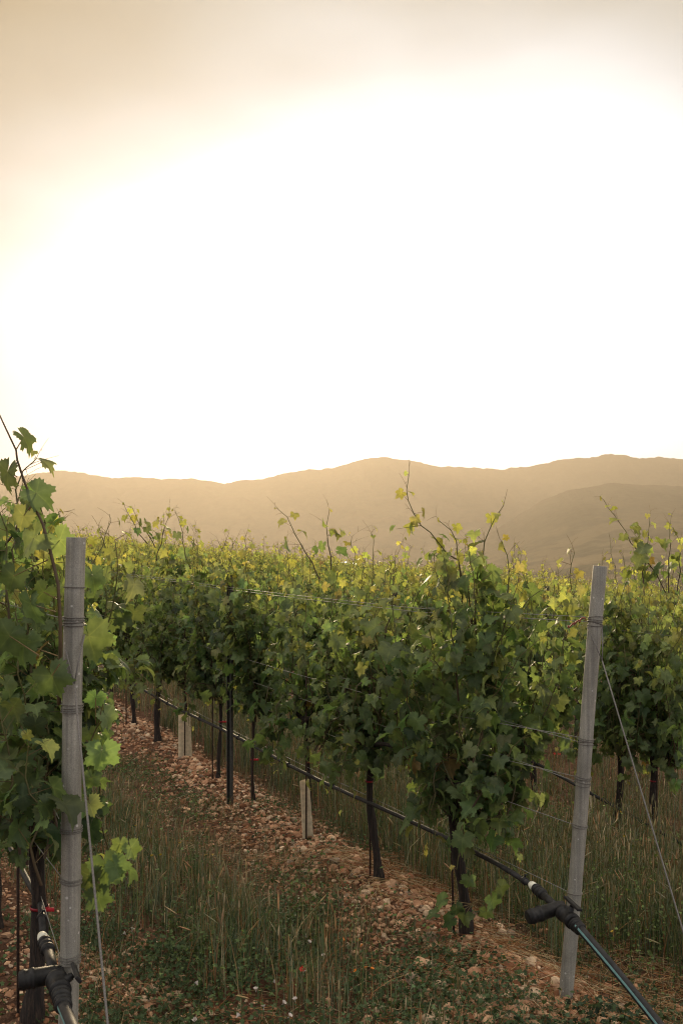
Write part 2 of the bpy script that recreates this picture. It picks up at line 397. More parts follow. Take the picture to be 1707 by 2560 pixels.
# ------------------------------------------------------------------ vine leaves
def leaf_template(res, seed):
    r_ = np.random.default_rng(seed)
    ang = np.radians([0, 14, 27, 40, 54, 68, 84, 101, 118, 134, 150, 165, 176])
    rad = np.array([1.02, 0.86, 0.64, 0.80, 0.96, 0.80, 0.60, 0.73, 0.83, 0.74, 0.68, 0.62, 0.2])
    ve = np.array([1.0, 0.4, 0.0, 0.4, 1.0, 0.4, 0.0, 0.4, 1.0, 0.4, 0.5, 0.2, 0.6])
    if res == 'hi': th = np.linspace(-math.radians(176), math.radians(176), 49)
    elif res == 'mid': th = np.radians([-176, -150, -118, -84, -54, -27, -12, 0, 12, 27, 54, 84, 118, 150, 176])
    else: th = np.radians([-172, -116, -85, -54, -27, 0, 27, 54, 85, 116, 172])
    r = np.interp(np.abs(th), ang, rad); v = np.interp(np.abs(th), ang, ve)
    if res == 'hi':
        r = r * (1 + 0.075 * np.where(np.arange(len(th)) % 2 == 0, 1, -1)) * (1 + r_.normal(0, 0.025, len(th)))
    px = np.sin(th) * r * 0.5; py = np.cos(th) * r * 0.5
    fold = r_.uniform(0.15, 0.55); droop = r_.uniform(0.2, 0.9); wav = r_.uniform(0.03, 0.09); ph = r_.uniform(0, 6)
    twist = r_.normal(0, 0.25)
    def zf(x, y, a):
        rr = np.sqrt(x * x + y * y)
        return fold * np.abs(x) - droop * rr * rr * 1.2 + wav * np.sin(a * 3 + ph) * rr * 1.6 + twist * x * y * 2 - 0.5 * np.maximum(0, y) ** 2 * droop
    if res == 'hi':
        k = np.arange(0, len(th), 2); thm = th[k]
        mx_, my_ = px[k] * 0.55, py[k] * 0.55
        X = np.concatenate([[0], mx_, px]); Y = np.concatenate([[0], my_, py]); A = np.concatenate([[0], thm, th]); VE = np.concatenate([[1], v[k] * 0.97 + 0.01, v])
        nm = len(k); T = []
        for i in range(nm - 1):
            T.append((0, 1 + i + 1, 1 + i))
            o = 1 + nm + 2 * i
            T += [(1 + i, o + 1, o), (1 + i, 1 + i + 1, o + 1), (1 + i + 1, o + 2, o + 1)]
    else:
        X = np.concatenate([[0], px]); Y = np.concatenate([[0], py]); A = np.concatenate([[0], th]); VE = np.concatenate([[0.9], v])
        T = [(0, 2 + i, 1 + i) for i in range(len(th) - 1)]
    Z = zf(X, Y, A)
    return np.stack([X, Y, Z], -1), np.array(T), VE
LEAF = {r: [leaf_template(r, 100 + i) for i in range(9)] for r in ('hi', 'mid', 'low')}

def put_leaves(geo, pos, tip, nrm, size, col, res, r_, mat=0):
    """pos: where the petiole meets the blade; tip: direction of the leaf tip; nrm: upper side"""
    tip = norm(tip); nrm = norm(nrm - tip * np.sum(nrm * tip, -1, keepdims=True)); sx = np.cross(tip, nrm)
    pick = r_.integers(0, len(LEAF[res]), len(pos))
    for k, (V, T, VE) in enumerate(LEAF[res]):
        s = np.where(pick == k)[0]
        if not len(s): continue
        sc_ = size[s][:, None, None]; asp = r_.uniform(0.88, 1.08, (len(s), 1, 1))
        W = pos[s][:, None] + sc_ * (V[None, :, 0:1] * asp * sx[s][:, None] + V[None, :, 1:2] * tip[s][:, None] + V[None, :, 2:3] * nrm[s][:, None])
        n0 = len(V)
        c = np.repeat(col[s], n0, 0)
        f = (np.arange(len(s))[:, None, None] * n0 + T[None]).reshape(-1, 3)
        geo.add(W.reshape(-1, 3), f, c, mat, np.tile(VE, len(s)))

OLD = np.array([0.034, 0.062, 0.028]); MIDC = np.array([0.104, 0.138, 0.056]); YOUNG = np.array([0.232, 0.228, 0.070])
def leaf_colour(age, r_):
    """age 0 old .. 1 shoot tip"""
    age = np.clip(age + r_.normal(0, 0.08, len(age)), 0, 1)[:, None]
    c = np.where(age < 0.55, OLD + (MIDC - OLD) * age / 0.55, MIDC + (YOUNG - MIDC) * (age - 0.55) / 0.45)
    c = c * np.exp(r_.normal(0, 0.22, (len(c), 1))) * np.exp(r_.normal(0, 0.06, (len(c), 3)))
    dry = r_.random(len(c)) < 0.003
    c[dry] = [0.16, 0.11, 0.04]
    return c

def grow(geo, pts, r_, res, leaf0=0.125, tipfrac=0.35, laterals=0.5, out=None, tendrils=True, young=0.0, r0=0.0045, from_node=0, node=0.062):
    """one shoot along pts with leaves at its nodes"""
    young = young + r_.normal(0, 0.09)
    pts = np.asarray(pts, float)
    seg = np.linalg.norm(np.diff(pts, axis=0), axis=1); s = np.concatenate([[0], np.cumsum(seg)]); L = s[-1]
    k = max(4, int(L / node)); ss = np.linspace(0, L, k + 1)
    Q = np.stack([np.interp(ss, s, pts[:, i]) for i in range(3)], -1)
    zig = r_.normal(0, 0.006, Q.shape); Q = Q + zig
    f = ss / L
    cc = np.array([0.06, 0.038, 0.022]) * (1 - f[:, None]) + np.array([0.10, 0.10, 0.03]) * f[:, None]
    V, Fq = tube(Q, r0 * (1 - 0.72 * f) + 0.0006, 5 if res == 'hi' else 3, cap=False)
    nn = 5 if res == 'hi' else 3
    geo.add(V, Fq, np.repeat(cc, nn, 0), 1)
    idx = np.arange(max(1, from_node), k + 1); n = len(idx)
    if out is None: out = np.array([0, 1.0, 0])
    side = np.where(idx % 2 == 0, 1.0, -1.0)[:, None]
    az = r_.normal(0, 0.7, (n, 3)); az[:, 2] *= 0.4
    o = norm(out[None] * side * 0.9 + az)
    age = np.clip((f[idx] - (1 - tipfrac)) / tipfrac, 0, 1)
    size = leaf0 * r_.uniform(0.72, 1.15, n) * (1 - 0.62 * age ** 1.2)
    pl = size * r_.uniform(0.5, 0.9, n)
    pd = norm(o * 0.8 + np.array([0, 0, 1.0]) * r_.uniform(0.1, 0.8, (n, 1)))
    base = Q[idx]; lp = base + pd * pl[:, None]
    V, q = seg_prisms(base, lp, 0.0013, 0.0010, 3)
    geo.add(V, q, (0.14, 0.09, 0.035), 1)
    tip = norm(o * 0.55 + np.array([0, 0, -1.0]) * r_.uniform(0.35, 1.1, (n, 1)) + r_.normal(0, 0.35, (n, 3)))
    nrm = norm(o * r_.uniform(0.3, 1.0, (n, 1)) + np.array([0, 0, 1.0]) * r_.uniform(0.2, 0.95, (n, 1)) + r_.normal(0, 0.3, (n, 3)))
    put_leaves(geo, lp, tip, nrm, size, leaf_colour(0.12 + young + 0.36 * f[idx] + 0.60 * age, r_), res, r_)
    # laterals with smaller leaves
    if laterals > 0:
        m = idx[(r_.random(n) < laterals) & (f[idx] < 0.75)]
        for i in m:
            nl = r_.integers(3, 6); d = norm(r_.normal(0, 0.6, 3) + out * r_.choice([-1, 1]) * 0.9 + np.array([0, 0, 0.25]))
            ln = r_.uniform(0.10, 0.24)
            e = Q[i] + d * ln + np.array([0, 0, -0.02])
            A = Q[i] + (e - Q[i])[None] * np.linspace(0.25, 1, nl)[:, None] + r_.normal(0, 0.02, (nl, 3))
            V, q = seg_prisms(Q[i][None], e[None], 0.002, 0.001, 3); geo.add(V, q, (0.09, 0.08, 0.03), 1)
            oo = norm(d[None] * 0.6 + out[None] * np.sign(d @ out) * 0.5 + r_.normal(0, 0.5, (nl, 3)))
            tp = norm(oo * 0.6 + np.array([0, 0, -0.8]) + r_.normal(0, 0.35, (nl, 3)))
            nm = norm(oo * r_.uniform(0.3, 1, (nl, 1)) + np.array([0, 0, 0.6]) + r_.normal(0, 0.35, (nl, 3)))
            put_leaves(geo, A, tp, nm, leaf0 * r_.uniform(0.45, 0.85, nl), leaf_colour(np.full(nl, 0.30 + young + 0.3 * f[i]), r_), res, r_)
    if tendrils:
        for i in (k, k - 1, k - 3):
            if i < 2: continue
            d = norm((Q[i] - Q[i - 2]) + r_.normal(0, 0.05, 3)); a = Q[i]; L2 = r_.uniform(0.045, 0.10)
            st = np.linspace(0, 1, 5)[:, None]; bend = r_.normal(0, 0.05, 3); bend[2] = abs(bend[2]) * 0.5
            C1 = a + d * L2 * st + bend * st ** 2
            V, q = tube(C1, np.linspace(0.0013, 0.0006, 5), 3, False); geo.add(V, q, (0.12, 0.09, 0.03), 1)
            C2 = C1[2] + (norm(d + r_.normal(0, 0.5, 3)) * L2 * 0.7)[None] * st - np.array([0, 0, 0.02]) * st ** 2
            V, q = tube(C2, np.linspace(0.0011, 0.0005, 5), 3, False); geo.add(V, q, (0.12, 0.09, 0.03), 1)
    return Q

def crown_geo(seed, res, n_shoots=15, spread=0.55, head=0.72, top=1.83, droop=5, leaf0=0.115, laterals=0.6, tall=3, low=0.0):
    """foliage of one vine; x along the row, y across it, origin at the trunk base"""
    r_ = np.random.default_rng(seed); geo = Geo()
    top = top + r_.normal(0, 0.10); cl = r_.normal(0, 0.20, 4)
    for k in range(n_shoots):
        x0 = r_.uniform(-0.20, 0.20); x1 = np.clip(x0 * 1.9 + r_.normal(0, 0.20), -spread, spread); y0 = r_.normal(0, 0.03); y1 = cl[k % 4] + r_.normal(0, 0.06)
        z1 = top + r_.normal(0, 0.15)
        if k < tall: z1 = top + r_.uniform(0.12, 0.46)
        st = np.linspace(0, 1, 9)
        X = x0 + (x1 - x0) * st ** 0.7 + 0.05 * np.sin(st * 5 + r_.uniform(0, 6)); Y = y0 + (y1 - y0) * np.sin(st * 1.9) + 0.03 * np.sin(st * 6 + r_.uniform(0, 6))
        if k < tall:                                   # loose tips lean over
            X = X + 0.16 * r_.normal() * np.clip(st - 0.7, 0, 1) ** 1.5 * 4; Y = Y + 0.12 * r_.normal() * np.clip(st - 0.7, 0, 1) * 3
        z0 = head - r_.uniform(0, 0.12)
        Z = z0 + (z1 - z0) * st
        grow(geo, np.stack([X, Y, Z], -1), r_, res, leaf0 * r_.uniform(0.85, 1.12), 0.36 if k < tall else 0.25, laterals, tendrils=(res != 'low') or k < tall, young=0.12 if k < tall else 0.0)
    for k in range(droop):                             # arching, hanging shoots fill the flanks and hang round the head
        x0 = r_.uniform(-0.16, 0.16); sy = 1 if k % 2 else -1; zc = r_.uniform(head - 0.05, 1.25)
        st = np.linspace(0, 1, 7); L = r_.uniform(0.30, 0.58)
        Y = sy * (0.04 + 0.24 * np.sin(st * 1.9)); X = x0 * (0.6 + 1.2 * (zc - 0.6)) + r_.normal(0, 0.10) * st
        Z = np.maximum(zc + 0.14 * np.sin(st * math.pi) - L * st ** 2.2, 0.42 + low + 0.1 * r_.random())
        grow(geo, np.stack([X, Y, Z], -1), r_, res, leaf0, 0.2, laterals * 0.7, out=np.array([0.5, sy * 0.7, 0]), tendrils=False)
    return geo

def trunk_geo(seed, h=0.80, r0=0.030, lean=(0, 0)):
    r_ = np.random.default_rng(seed); st = np.linspace(-0.06, 1, 22)
    X = lean[0] * st + 0.018 * np.sin(st * 4 + r_.uniform(0, 6)); Y = lean[1] * st + 0.015 * np.sin(st * 5 + r_.uniform(0, 6))
    R = r0 * (1 - 0.30 * st) * (1 + 0.12 * np.sin(st * 17 + r_.uniform(0, 6))) + 0.007 * np.exp(-((st) / 0.07) ** 2) + 0.014 * np.exp(-((st - 1) / 0.12) ** 2)
    X -= X[1]; Y -= Y[1]
    V, F_ = tube(np.stack([X, Y, h * st], -1), R, 12)
    axis = (h * st, X, Y, R)
    an = np.arctan2(V[:, 1], V[:, 0]); k = 1 + 0
    V = V + (np.sin(an * 5 + V[:, 2] * 9) * 0.0035)[:, None] * norm(V * [1, 1, 0] + 1e-6)
    geo = Geo(); geo.add(V, F_)
    for s in (-1, 1):                                   # short arms of the head
        st = np.linspace(0, 1, 6); e = np.stack([X[-1] + s * 0.30 * st, Y[-1] + 0.02 * np.sin(st * 4), h - 0.03 + 0.05 * np.sin(st * 2.4)], -1)
        v, f = tube(e, np.linspace(0.018, 0.008, 6), 7); geo.add(v, f)
    geo.axis = axis
    return geo
def tie_geo(trunk, z, flag=True):
    x, y, r = [float(np.interp(z, trunk.axis[0], a)) for a in trunk.axis[1:]]; r += 0.004
    geo = Geo(); st = np.linspace(0, 2 * math.pi, 15)
    e = np.stack([x + r * np.cos(st), y + r * np.sin(st), np.full(15, z)], -1)
    V, f = tube(e, 0.0028, 5); V[:, 2] = z + (V[:, 2] - z) * 2.2; geo.add(V, f, (0.22, 0.013, 0.02))
    if flag:
        a = np.array([x - r, y - r * 0.3, z]); b = a + np.array([-0.02, -0.035, 0.002])
        V = np.array([a + [0, 0, .008], a - [0, 0, .008], b - [0, 0, .009], b + [0, 0, .007]]); V2 = V + np.array([0.0015, 0.001, 0])
        geo.add(np.vstack([V, V2]), np.array([[0, 1, 2, 3], [7, 6, 5, 4], [0, 3, 7, 4], [2, 1, 5, 6], [3, 2, 6, 7], [1, 0, 4, 5]]), (0.5, 0.025, 0.035))
    return geo

ROT = math.atan2(ET[1], ET[0])                          # local x runs along the row
def to_local(Pw, base, rz=None):
    rz = ROT if rz is None else rz
    d = np.asarray(Pw, float) - base; c, s = math.cos(rz), math.sin(rz)
    return np.stack([d[..., 0] * c + d[..., 1] * s, -d[..., 0] * s + d[..., 1] * c, d[..., 2]], -1)

def hero_leaf(geo, Pw, base, size, img_angle, yaw, pitch, age, r_, stem_from=None):
    """a single large leaf at world point Pw; img_angle: 0 = tip down, + to the right"""
    a = math.radians(img_angle)
    tip = np.array([math.sin(a), 0.25 * math.sin(math.radians(pitch)), -math.cos(a)])
    nrm = np.array([math.sin(math.radians(yaw)), -math.cos(math.radians(yaw)) * math.cos(math.radians(pitch)), math.sin(math.radians(pitch))])
    z = np.zeros(3)
    L = to_local(np.array(Pw), base)[None]; t = to_local(tip, z)[None]; n = to_local(nrm, z)[None]
    put_leaves(geo, L, t, n, np.array([size]), leaf_colour(np.array([age]), r_), 'hi', r_)
    if stem_from is not None:
        A = to_local(np.array(stem_from), base)[None]
        V, q = seg_prisms(A, L, 0.0022, 0.0014, 5); geo.add(V, q, (0.15, 0.10, 0.04), 1)

def vine(base, label, group, crown, trunk=None, tie=None, rz=ROT, scale=1.0, meshes=None):
    root = empty('grapevine', base, label, 'grapevine', group, rz)
    if scale != 1.0: root.scale = (scale, scale, scale)
    out = []
    if isinstance(crown, Geo): crown.build('crown', [M_LEAF, M_CANE], root)
    else:
        o = crown.copy(); COL.objects.link(o); o.parent = root
    if trunk is not None:
        if isinstance(trunk, Geo): trunk.build('trunk', M_BARK, root)
        else:
            o = trunk.copy(); COL.objects.link(o); o.parent = root
    if tie is not None: tie.build('tie', M_TIE, root)
    return root

# ---- left row -------------------------------------------------------------
PL = -2.26
LB = []
tl = [0.42, 1.45, 2.45, 3.45, 4.45]
left_labels = ['big grapevine at the left edge, its canes crossing behind the left grey post',
               'grapevine in the left row just behind the one beside the left grey post',
               'grapevine deeper in the left row, mostly hidden at the left edge']
for i in range(3):
    base = gpt(PL, tl[i]); r_ = np.random.default_rng(500 + i)
    cg = crown_geo(300 + i, 'hi', 16 if i == 0 else 13, 0.45, 0.75, 1.78 if i == 0 else 1.68, 3, 0.135, 0.5, 2, 0)
    if i == 0:
        D = 3.18
        main = [P(148, 1760, 3.25), P(152, 1640, D), P(152, 1560, D), P(146, 1460, D), P(126, 1375, D), P(108, 1310, D), P(82, 1255, D), P(62, 1205, D), P(44, 1150, D), P(41, 1125, D), P(15, 1070, D), P(-8, 1020, D)]
        L = to_local(np.array(main), base)
        V, f = tube(L, np.linspace(0.0068, 0.0022, len(L)), 7, False); cg.add(V, f, (0.075, 0.05, 0.025), 1)
        for (u, v, sz, ia, yaw, pit, age, su, sv, d) in [
            (92, 1232, .135, 55, 35, 15, .35, 74, 1277, D), (60, 1092, .11, 38, 30, 50, .6, 41, 1125, D), (20, 1180, .14, -10, -30, 20, .45, 44, 1192, D),
            (85, 1345, .155, -55, -25, 20, .35, 78, 1372, D), (150, 1350, .14, 40, 10, 0, .5, 122, 1385, 3.28), (60, 1290, .11, -25, 10, 40, .5, 84, 1255, D),
            (35, 1440, .13, -20, 20, 30, .3, 120, 1400, D), (78, 1510, .15, 10, -40, 20, .35, 140, 1530, D), (110, 1480, .12, -40, 50, 40, .5, 147, 1500, D),
            (60, 1610, .17, -15, -15, 10, .25, 145, 1640, 3.05), (25, 1590, .14, -40, 20, 10, .3, 100, 1640, 3.0), (130, 1690, .15, 20, 10, 10, .3, 150, 1660, 3.1),
            (232, 1440, .12, 15, 30, 0, .4, 200, 1420, 3.45), (222, 1590, .19, 18, 20, 0, .38, 175, 1560, 3.42), (255, 1880, .15, -5, 25, 0, .42, 215, 1850, 3.40),
            (265, 1790, .105, 25, 40, 30, .55, 245, 1815, 3.40), (240, 1745, .09, -20, 30, 30, .65, 240, 1810, 3.40), (225, 1835, .09, 10, -10, 20, .5, 235, 1830, 3.40), (230, 1945, .09, -15, 20, 10, .4, 214, 1900, 3.4),
            (225, 2010, .10, 20, 20, 10, .4, 205, 1960, 3.4)]:
            hero_leaf(cg, P(u, v, d), base, sz, ia, yaw, pit, age, r_, P(su, sv, d))
        for pts in ([P(160, 2010, 3.5), P(195, 1930, 3.42), P(220, 1870, 3.40), P(245, 1812, 3.38), P(258, 1760, 3.38)],):
            L = to_local(np.array(pts), base); V, f = tube(L, np.linspace(.004, .0018, len(L)), 5, False); cg.add(V, f, (0.09, 0.075, 0.03), 1)
        # low spray hanging out to the right of the post
        L = to_local(np.array([P(150, 2330, 3.6), P(205, 2260, 3.42), P(250, 2190, 3.40), P(290, 2140, 3.40), P(320, 2120, 3.40)]), base)
        V, f = tube(L, np.linspace(.004, .0016, len(L)), 5, False); cg.add(V, f, (0.09, 0.075, 0.03), 1)
        for (u, v, sz, ia, yaw, pit, age) in [(225, 2190, .15, -5, -15, 10, .35), (262, 2165, .155, 10, 25, 5, .40), (300, 2110, .085, -10, 10, 30, .66), (328, 2120, .09, 25, 30, 10, .62), (245, 2240, .12, 15, 10, 0, .35),
                                               (290, 2165, .12, 30, 30, 20, .45)]:
            hero_leaf(cg, P(u, v, 3.36), base, sz, ia, yaw, pit, age, r_, P(u - 8, v - 14 + 20, 3.42))
        # more foliage shoots round the near end of the row
        for (u0, v0, u1, v1, d) in [(120, 2150, 40, 1600, 3.35), (60, 2150, 0, 1700, 3.2), (150, 2100, 110, 1720, 3.5), (100, 1800, 60, 1420, 3.6), (30, 1600, 10, 1280, 3.5), (150, 1800, 190, 1450, 3.75),
                                    (0, 2150, -40, 1640, 3.25), (100, 2200, 60, 1850, 3.15), (40, 1500, 45, 1210, 3.9), (90, 1500, 105, 1230, 3.9), (20, 1380, 68, 1150, 3.6)]:
            st = np.linspace(0, 1, 6)[:, None]
            L = to_local(P(u0, v0, d) + (P(u1, v1, d) - P(u0, v0, d)) * st + r_.normal(0, 0.015, (6, 3)), base)
            grow(cg, L, r_, 'hi', 0.135, 0.3, 0.5, node=0.06)
    tg = trunk_geo(30 + i, 0.85, 0.037, (-0.02, 0.0))
    vine(base, left_labels[i], 'grapevines of the left row', cg, tg, tie_geo(tg, 0.45) if i == 0 else None)

# ---- middle row -----------------------------------------------------------
t_mid = [0.80, 1.74, 2.77, 3.80, 4.62, 5.55, 6.45, 7.4, 8.4, 9.4, 10.4, 11.4, 12.4, 13.4, 14.4, 15.4, 16.4, 17.4, 18.4]
mid_labels = ['leafy grapevine nearest the right grey post, leaves hanging lowest round its thick trunk',
              'grapevine left of the one nearest the right post, its bare trunk in pale stones',
              'grapevine rising out of the beige guard in the centre of the photo',
              'thin grapevine between the centre guard and the dark steel post',
              'thin grapevine just left of the dark steel post, trunk slightly bent',
              'grapevine rising out of the far beige guard on the left',
              'grapevine with a thick black trunk, just left of the far beige guard',
              'grapevine of the middle row, second trunk left of the far beige guard',
              'grapevine of the middle row, third trunk left of the far beige guard']
crown_pool = []; trunk_pool = []; low_pool = []
hide = []
def proto(geo, name, mats):
    o = geo.build(name, mats); COL.objects.unlink(o); return o
for s in range(7): crown_pool.append(proto(crown_geo(700 + s, 'mid', 14, 0.56, 0.74, 1.74, 8, 0.13, 0.45, 7), 'crown', [M_LEAF, M_CANE]))
for s in range(6): low_pool.append(proto(crown_geo(800 + s, 'low', 13, 0.56, 0.74, 1.72, 5, 0.135, 0.35, 7), 'crown', [M_LEAF, M_CANE]))
for s in range(4): trunk_pool.append(proto(trunk_geo(60 + s, 0.82, 0.026), 'trunk', M_BARK))

def shoot_px(geo, base, px, r_, **k):
    grow(geo, to_local(np.array([P(*q) for q in px]), base), r_, 'hi', **k)
for i, t in enumerate(t_mid):
    base = gpt(0.0, t); r_ = np.random.default_rng(900 + i)
    lab = mid_labels[i] if i < len(mid_labels) else 'grapevine towards the far end of the middle row, behind the left grey post'
    if i < 8:
        cg = crown_geo(400 + i, 'hi', 17 if i == 0 else 15, 0.42 if i == 0 else 0.54, 0.66 if i == 0 else 0.76, [1.70, 1.66, 1.70, 1.70, 1.72, 1.72, 1.72, 1.72][i], 9 if i == 0 else (4 if i in (3, 4) else 7 if i == 1 else 9), 0.13, 0.55, 5)
        if i == 0:
            d = 5.0
            for px in ([(1180, 1600, d), (1170, 1480, d), (1147, 1405, d), (1093, 1359, d), (1044, 1296, d), (1016, 1252, d), (1012, 1215, d), (1015, 1190, d)],
                       [(1190, 1560, d), (1193, 1470, d), (1196, 1410, d), (1210, 1356, d), (1234, 1296, d), (1262, 1266, d)],
                       [(1150, 1560, d), (1150, 1450, d), (1144, 1383, d), (1128, 1320, d), (1105, 1305, d)],
                       [(1250, 1600, d), (1270, 1480, d), (1268, 1400, d), (1255, 1355, d)]):
                shoot_px(cg, base, px, r_, leaf0=0.125, tipfrac=0.55, laterals=0.25, node=0.066, young=0.28)
            # end shoots hanging over towards the post, and low leaves round the trunk
            for px in ([(1180, 1900, 4.85), (1230, 1750, 4.8), (1290, 1650, 4.75), (1340, 1600, 4.75)], [(1180, 2020, 4.85), (1240, 1930, 4.8), (1300, 1850, 4.8), (1330, 1830, 4.8)],
                       [(1170, 2060, 4.9), (1240, 2040, 4.85), (1300, 2030, 4.85), (1310, 2080, 4.85)], [(1180, 1780, 4.9), (1250, 1600, 4.85), (1320, 1500, 4.8), (1350, 1480, 4.8)],
                       [(1180, 2070, 5.0), (1150, 2120, 4.9), (1135, 2170, 4.9)],
                       [(1190, 2080, 5.0), (1230, 2110, 4.95), (1290, 2140, 4.95)], [(1200, 1850, 4.9), (1240, 1700, 4.85), (1260, 1560, 4.8), (1300, 1440, 4.8)],
                       [(1150, 1750, 4.9), (1130, 1600, 4.85), (1120, 1480, 4.85), (1110, 1390, 4.85)], [(1190, 1750, 4.9), (1190, 1580, 4.85), (1185, 1460, 4.85), (1170, 1370, 4.85)],
                       [(1210, 1750, 4.95), (1225, 1600, 4.95), (1230, 1500, 4.95), (1225, 1420, 4.95)], [(1160, 1650, 5.0), (1150, 1540, 5.0), (1090, 1440, 5.0), (1080, 1390, 5.0)]):
                shoot_px(cg, base, px, r_, leaf0=0.13, tipfrac=0.2, laterals=0.6, tendrils=False, node=0.06)
            for (u, v, sz, ia, yaw, pit, age) in [(1160, 2290, .12, -20, -20, 40, .3), (1125, 2300, .12, -50, 0, 50, .3), (1105, 2250, .11, -60, 10, 60, .3), (1230, 2250, .13, 15, 20, 20, .35), (1250, 2220, .12, 30, 10, 40, .3),
                                                   (1170, 2200, .10, -10, 0, 10, .45), (1140, 2270, .10, 10, 0, 40, .3), (1085, 2285, .1, -70, 0, 60, .3), (1215, 2280, .1, 0, 0, 20, .3)]:
                hero_leaf(cg, P(u, v, 4.98), base, sz, ia, yaw, pit, age, r_, P(1180, 2260, 5.02))
        tall = {1: [[(960, 1600, 6.0), (985, 1500, 6.0), (985, 1400, 6.0)]], 2: [[(800, 1450, 6.9), (768, 1389, 6.9), (735, 1334, 6.9), (714, 1285, 6.9), (700, 1278, 6.9)], [(830, 1420, 6.9), (817, 1330, 6.9), (817, 1285, 6.9)]],
                4: [[(480, 1430, 8.6), (455, 1360, 8.6), (460, 1340, 8.6), (450, 1310, 8.6), (436, 1278, 8.6)], [(390, 1400, 8.6), (410, 1320, 8.6), (425, 1275, 8.6)]],
                5: [[(370, 1360, 9.3), (335, 1310, 9.3), (310, 1265, 9.3)], [(390, 1370, 9.3), (350, 1310, 9.3), (330, 1268, 9.3)]]}
        for px in tall.get(i, []): shoot_px(cg, base, px, r_, leaf0=0.125, tipfrac=0.5, laterals=0.1, node=0.068, young=0.3)
        lean = [(-0.10, 0.10), (0.02, 0.02), (0, 0), (0.01, 0), (0.05, 0), (0, 0), (0, 0), (0, 0)][i]
        tg = trunk_geo(40 + i, 0.84, [0.033, 0.026, 0.012, 0.012, 0.018, 0.012, 0.032, 0.024][i], lean)
        tie = {1: 0.60, 2: 0.52, 3: 0.34, 5: 0.6, 4: 0.5}.get(i); tie = tie_geo(tg, tie, i != 1) if tie else None
        vine(base, lab, 'grapevines of the middle row', cg, tg, tie)
    else:
        vine(base, lab, 'grapevines at the far end of the middle row' if i >= len(mid_labels) else 'grapevines of the middle row', crown_pool[i % 7], trunk_pool[i % 4], None, ROT + (math.pi if i % 2 else 0), r_.uniform(0.95, 1.06))

# ---- rows behind ----------------------------------------------------------
cand = []
for k in range(1, 34):
    p = 2.44 * k
    for t in np.arange(-1.0 + 0.35 * (k % 3), 128, 1.0):
        x, y = xy(p, t); x = float(x); y = float(y)
        if y < 3 or abs(x / y) > 0.40: continue
        cand.append((math.hypot(x, y), k, p, t))
cand.sort()
MAXV = 262
row_word = {1: 'first', 2: 'second', 3: 'third', 4: 'fourth', 5: 'fifth', 6: 'sixth', 7: 'seventh'}
near_rows = [c for c in cand if c[1] <= 1][:6]
first_labels = ['grapevine at the right edge, its dark trunk tied with red tape',
                'grapevine directly behind the upper half of the right grey post',
                'grapevine of the row behind, seen between the right post and the nearest middle vine']
n1 = 0
for j, (dd, k, p, t) in enumerate(cand[:MAXV]):
    r_ = np.random.default_rng(3000 + j)
    t2 = t + r_.normal(0, 0.05)
    if k == 1 and n1 == 0: t2 = 1.95
    base = gpt(p, t2)
    if k == 1 and n1 < 5:
        cg = crown_geo(450 + n1, 'hi', 16, 0.56, 0.72, 1.78, 12, 0.13, 0.55, 6)
        if n1 == 0:
            d = 7.2
            for px in ([(1660, 1480, d), (1637, 1427, d), (1586, 1367, d), (1547, 1307, d), (1515, 1258, d), (1505, 1248, d)], [(1604, 1460, d), (1612, 1400, d), (1619, 1349, d), (1623, 1292, d)],
                       [(1670, 1480, d), (1670, 1427, d), (1671, 1336, d), (1674, 1290, d)], [(1690, 1480, d), (1700, 1400, d), (1690, 1330, d)]):
                shoot_px(cg, base, px, r_, leaf0=0.14, tipfrac=0.6, laterals=0.15, node=0.07, young=0.3)
        tg = trunk_geo(80 + n1, 0.82, 0.03)
        lab = first_labels[n1] if n1 < 3 else 'grapevine of the first row behind the middle row, partly hidden by its leaves'
        vine(base, lab, 'grapevines of the first row behind', cg, tg, tie_geo(tg, 0.5, False) if n1 == 0 else None)
        n1 += 1
    else:
        c = crown_pool[j % 7] if dd < 17 else low_pool[j % 6]
        w = row_word.get(k, 'eighth or later')
        lab = f'grapevine whose yellow tips show in the {w} row behind the middle row'
        vine(base, lab, f'grapevines of the {w} row behind', c, trunk_pool[j % 4] if dd < 14 else None, None, ROT + (math.pi if r_.random() < 0.5 else 0), r_.uniform(0.93, 1.08))

# far rows, past counting
r_ = np.random.default_rng(55); far = Geo()
rest = cand[MAXV:]
pr = np.array([c[2] for c in rest]); tr_ = np.array([c[3] for c in rest]); dr = np.array([c[0] for c in rest])
nl = np.where(dr < 45, 110, np.where(dr < 80, 60, 34))
pi = np.repeat(pr, nl); ti = np.repeat(tr_, nl); di = np.repeat(dr, nl); n = len(pi)
pi = pi + r_.normal(0, 0.17, n); ti = ti + r_.uniform(-0.5, 0.5, n); hgt = 1.87 - np.abs(r_.normal(0, 0.33, n)) + (r_.random(n) < 0.10) * r_.uniform(0, 0.4, n)
hgt = hgt + 0.10 * (vnoise(pi * 3, ti * 1.1, 4) - 0.5) * 2
X, Y = xy(pi, ti); pos = np.stack([X, Y, ground(pi, ti) + hgt], -1)
tip = norm(r_.normal(0, 0.5, (n, 3)) + [0, 0, -0.8]); nrm = norm(r_.normal(0, 0.6, (n, 3)) + [0, -0.2, 0.5])
age = np.clip((hgt - 1.35) / 0.6, 0, 1) * 0.75 + 0.15
put_leaves(far, pos, tip, nrm, np.where(di < 45, 0.13, np.where(di < 80, 0.16, 0.21)) * r_.uniform(0.7, 1.2, n), leaf_colour(age, r_), 'low', r_)
sel = r_.random(n) < 0.05
A = pos[sel] - [0, 0, 0.2]; B = A + np.stack([r_.normal(0, .07, sel.sum()), r_.normal(0, .07, sel.sum()), r_.uniform(.3, .6, sel.sum())], -1)
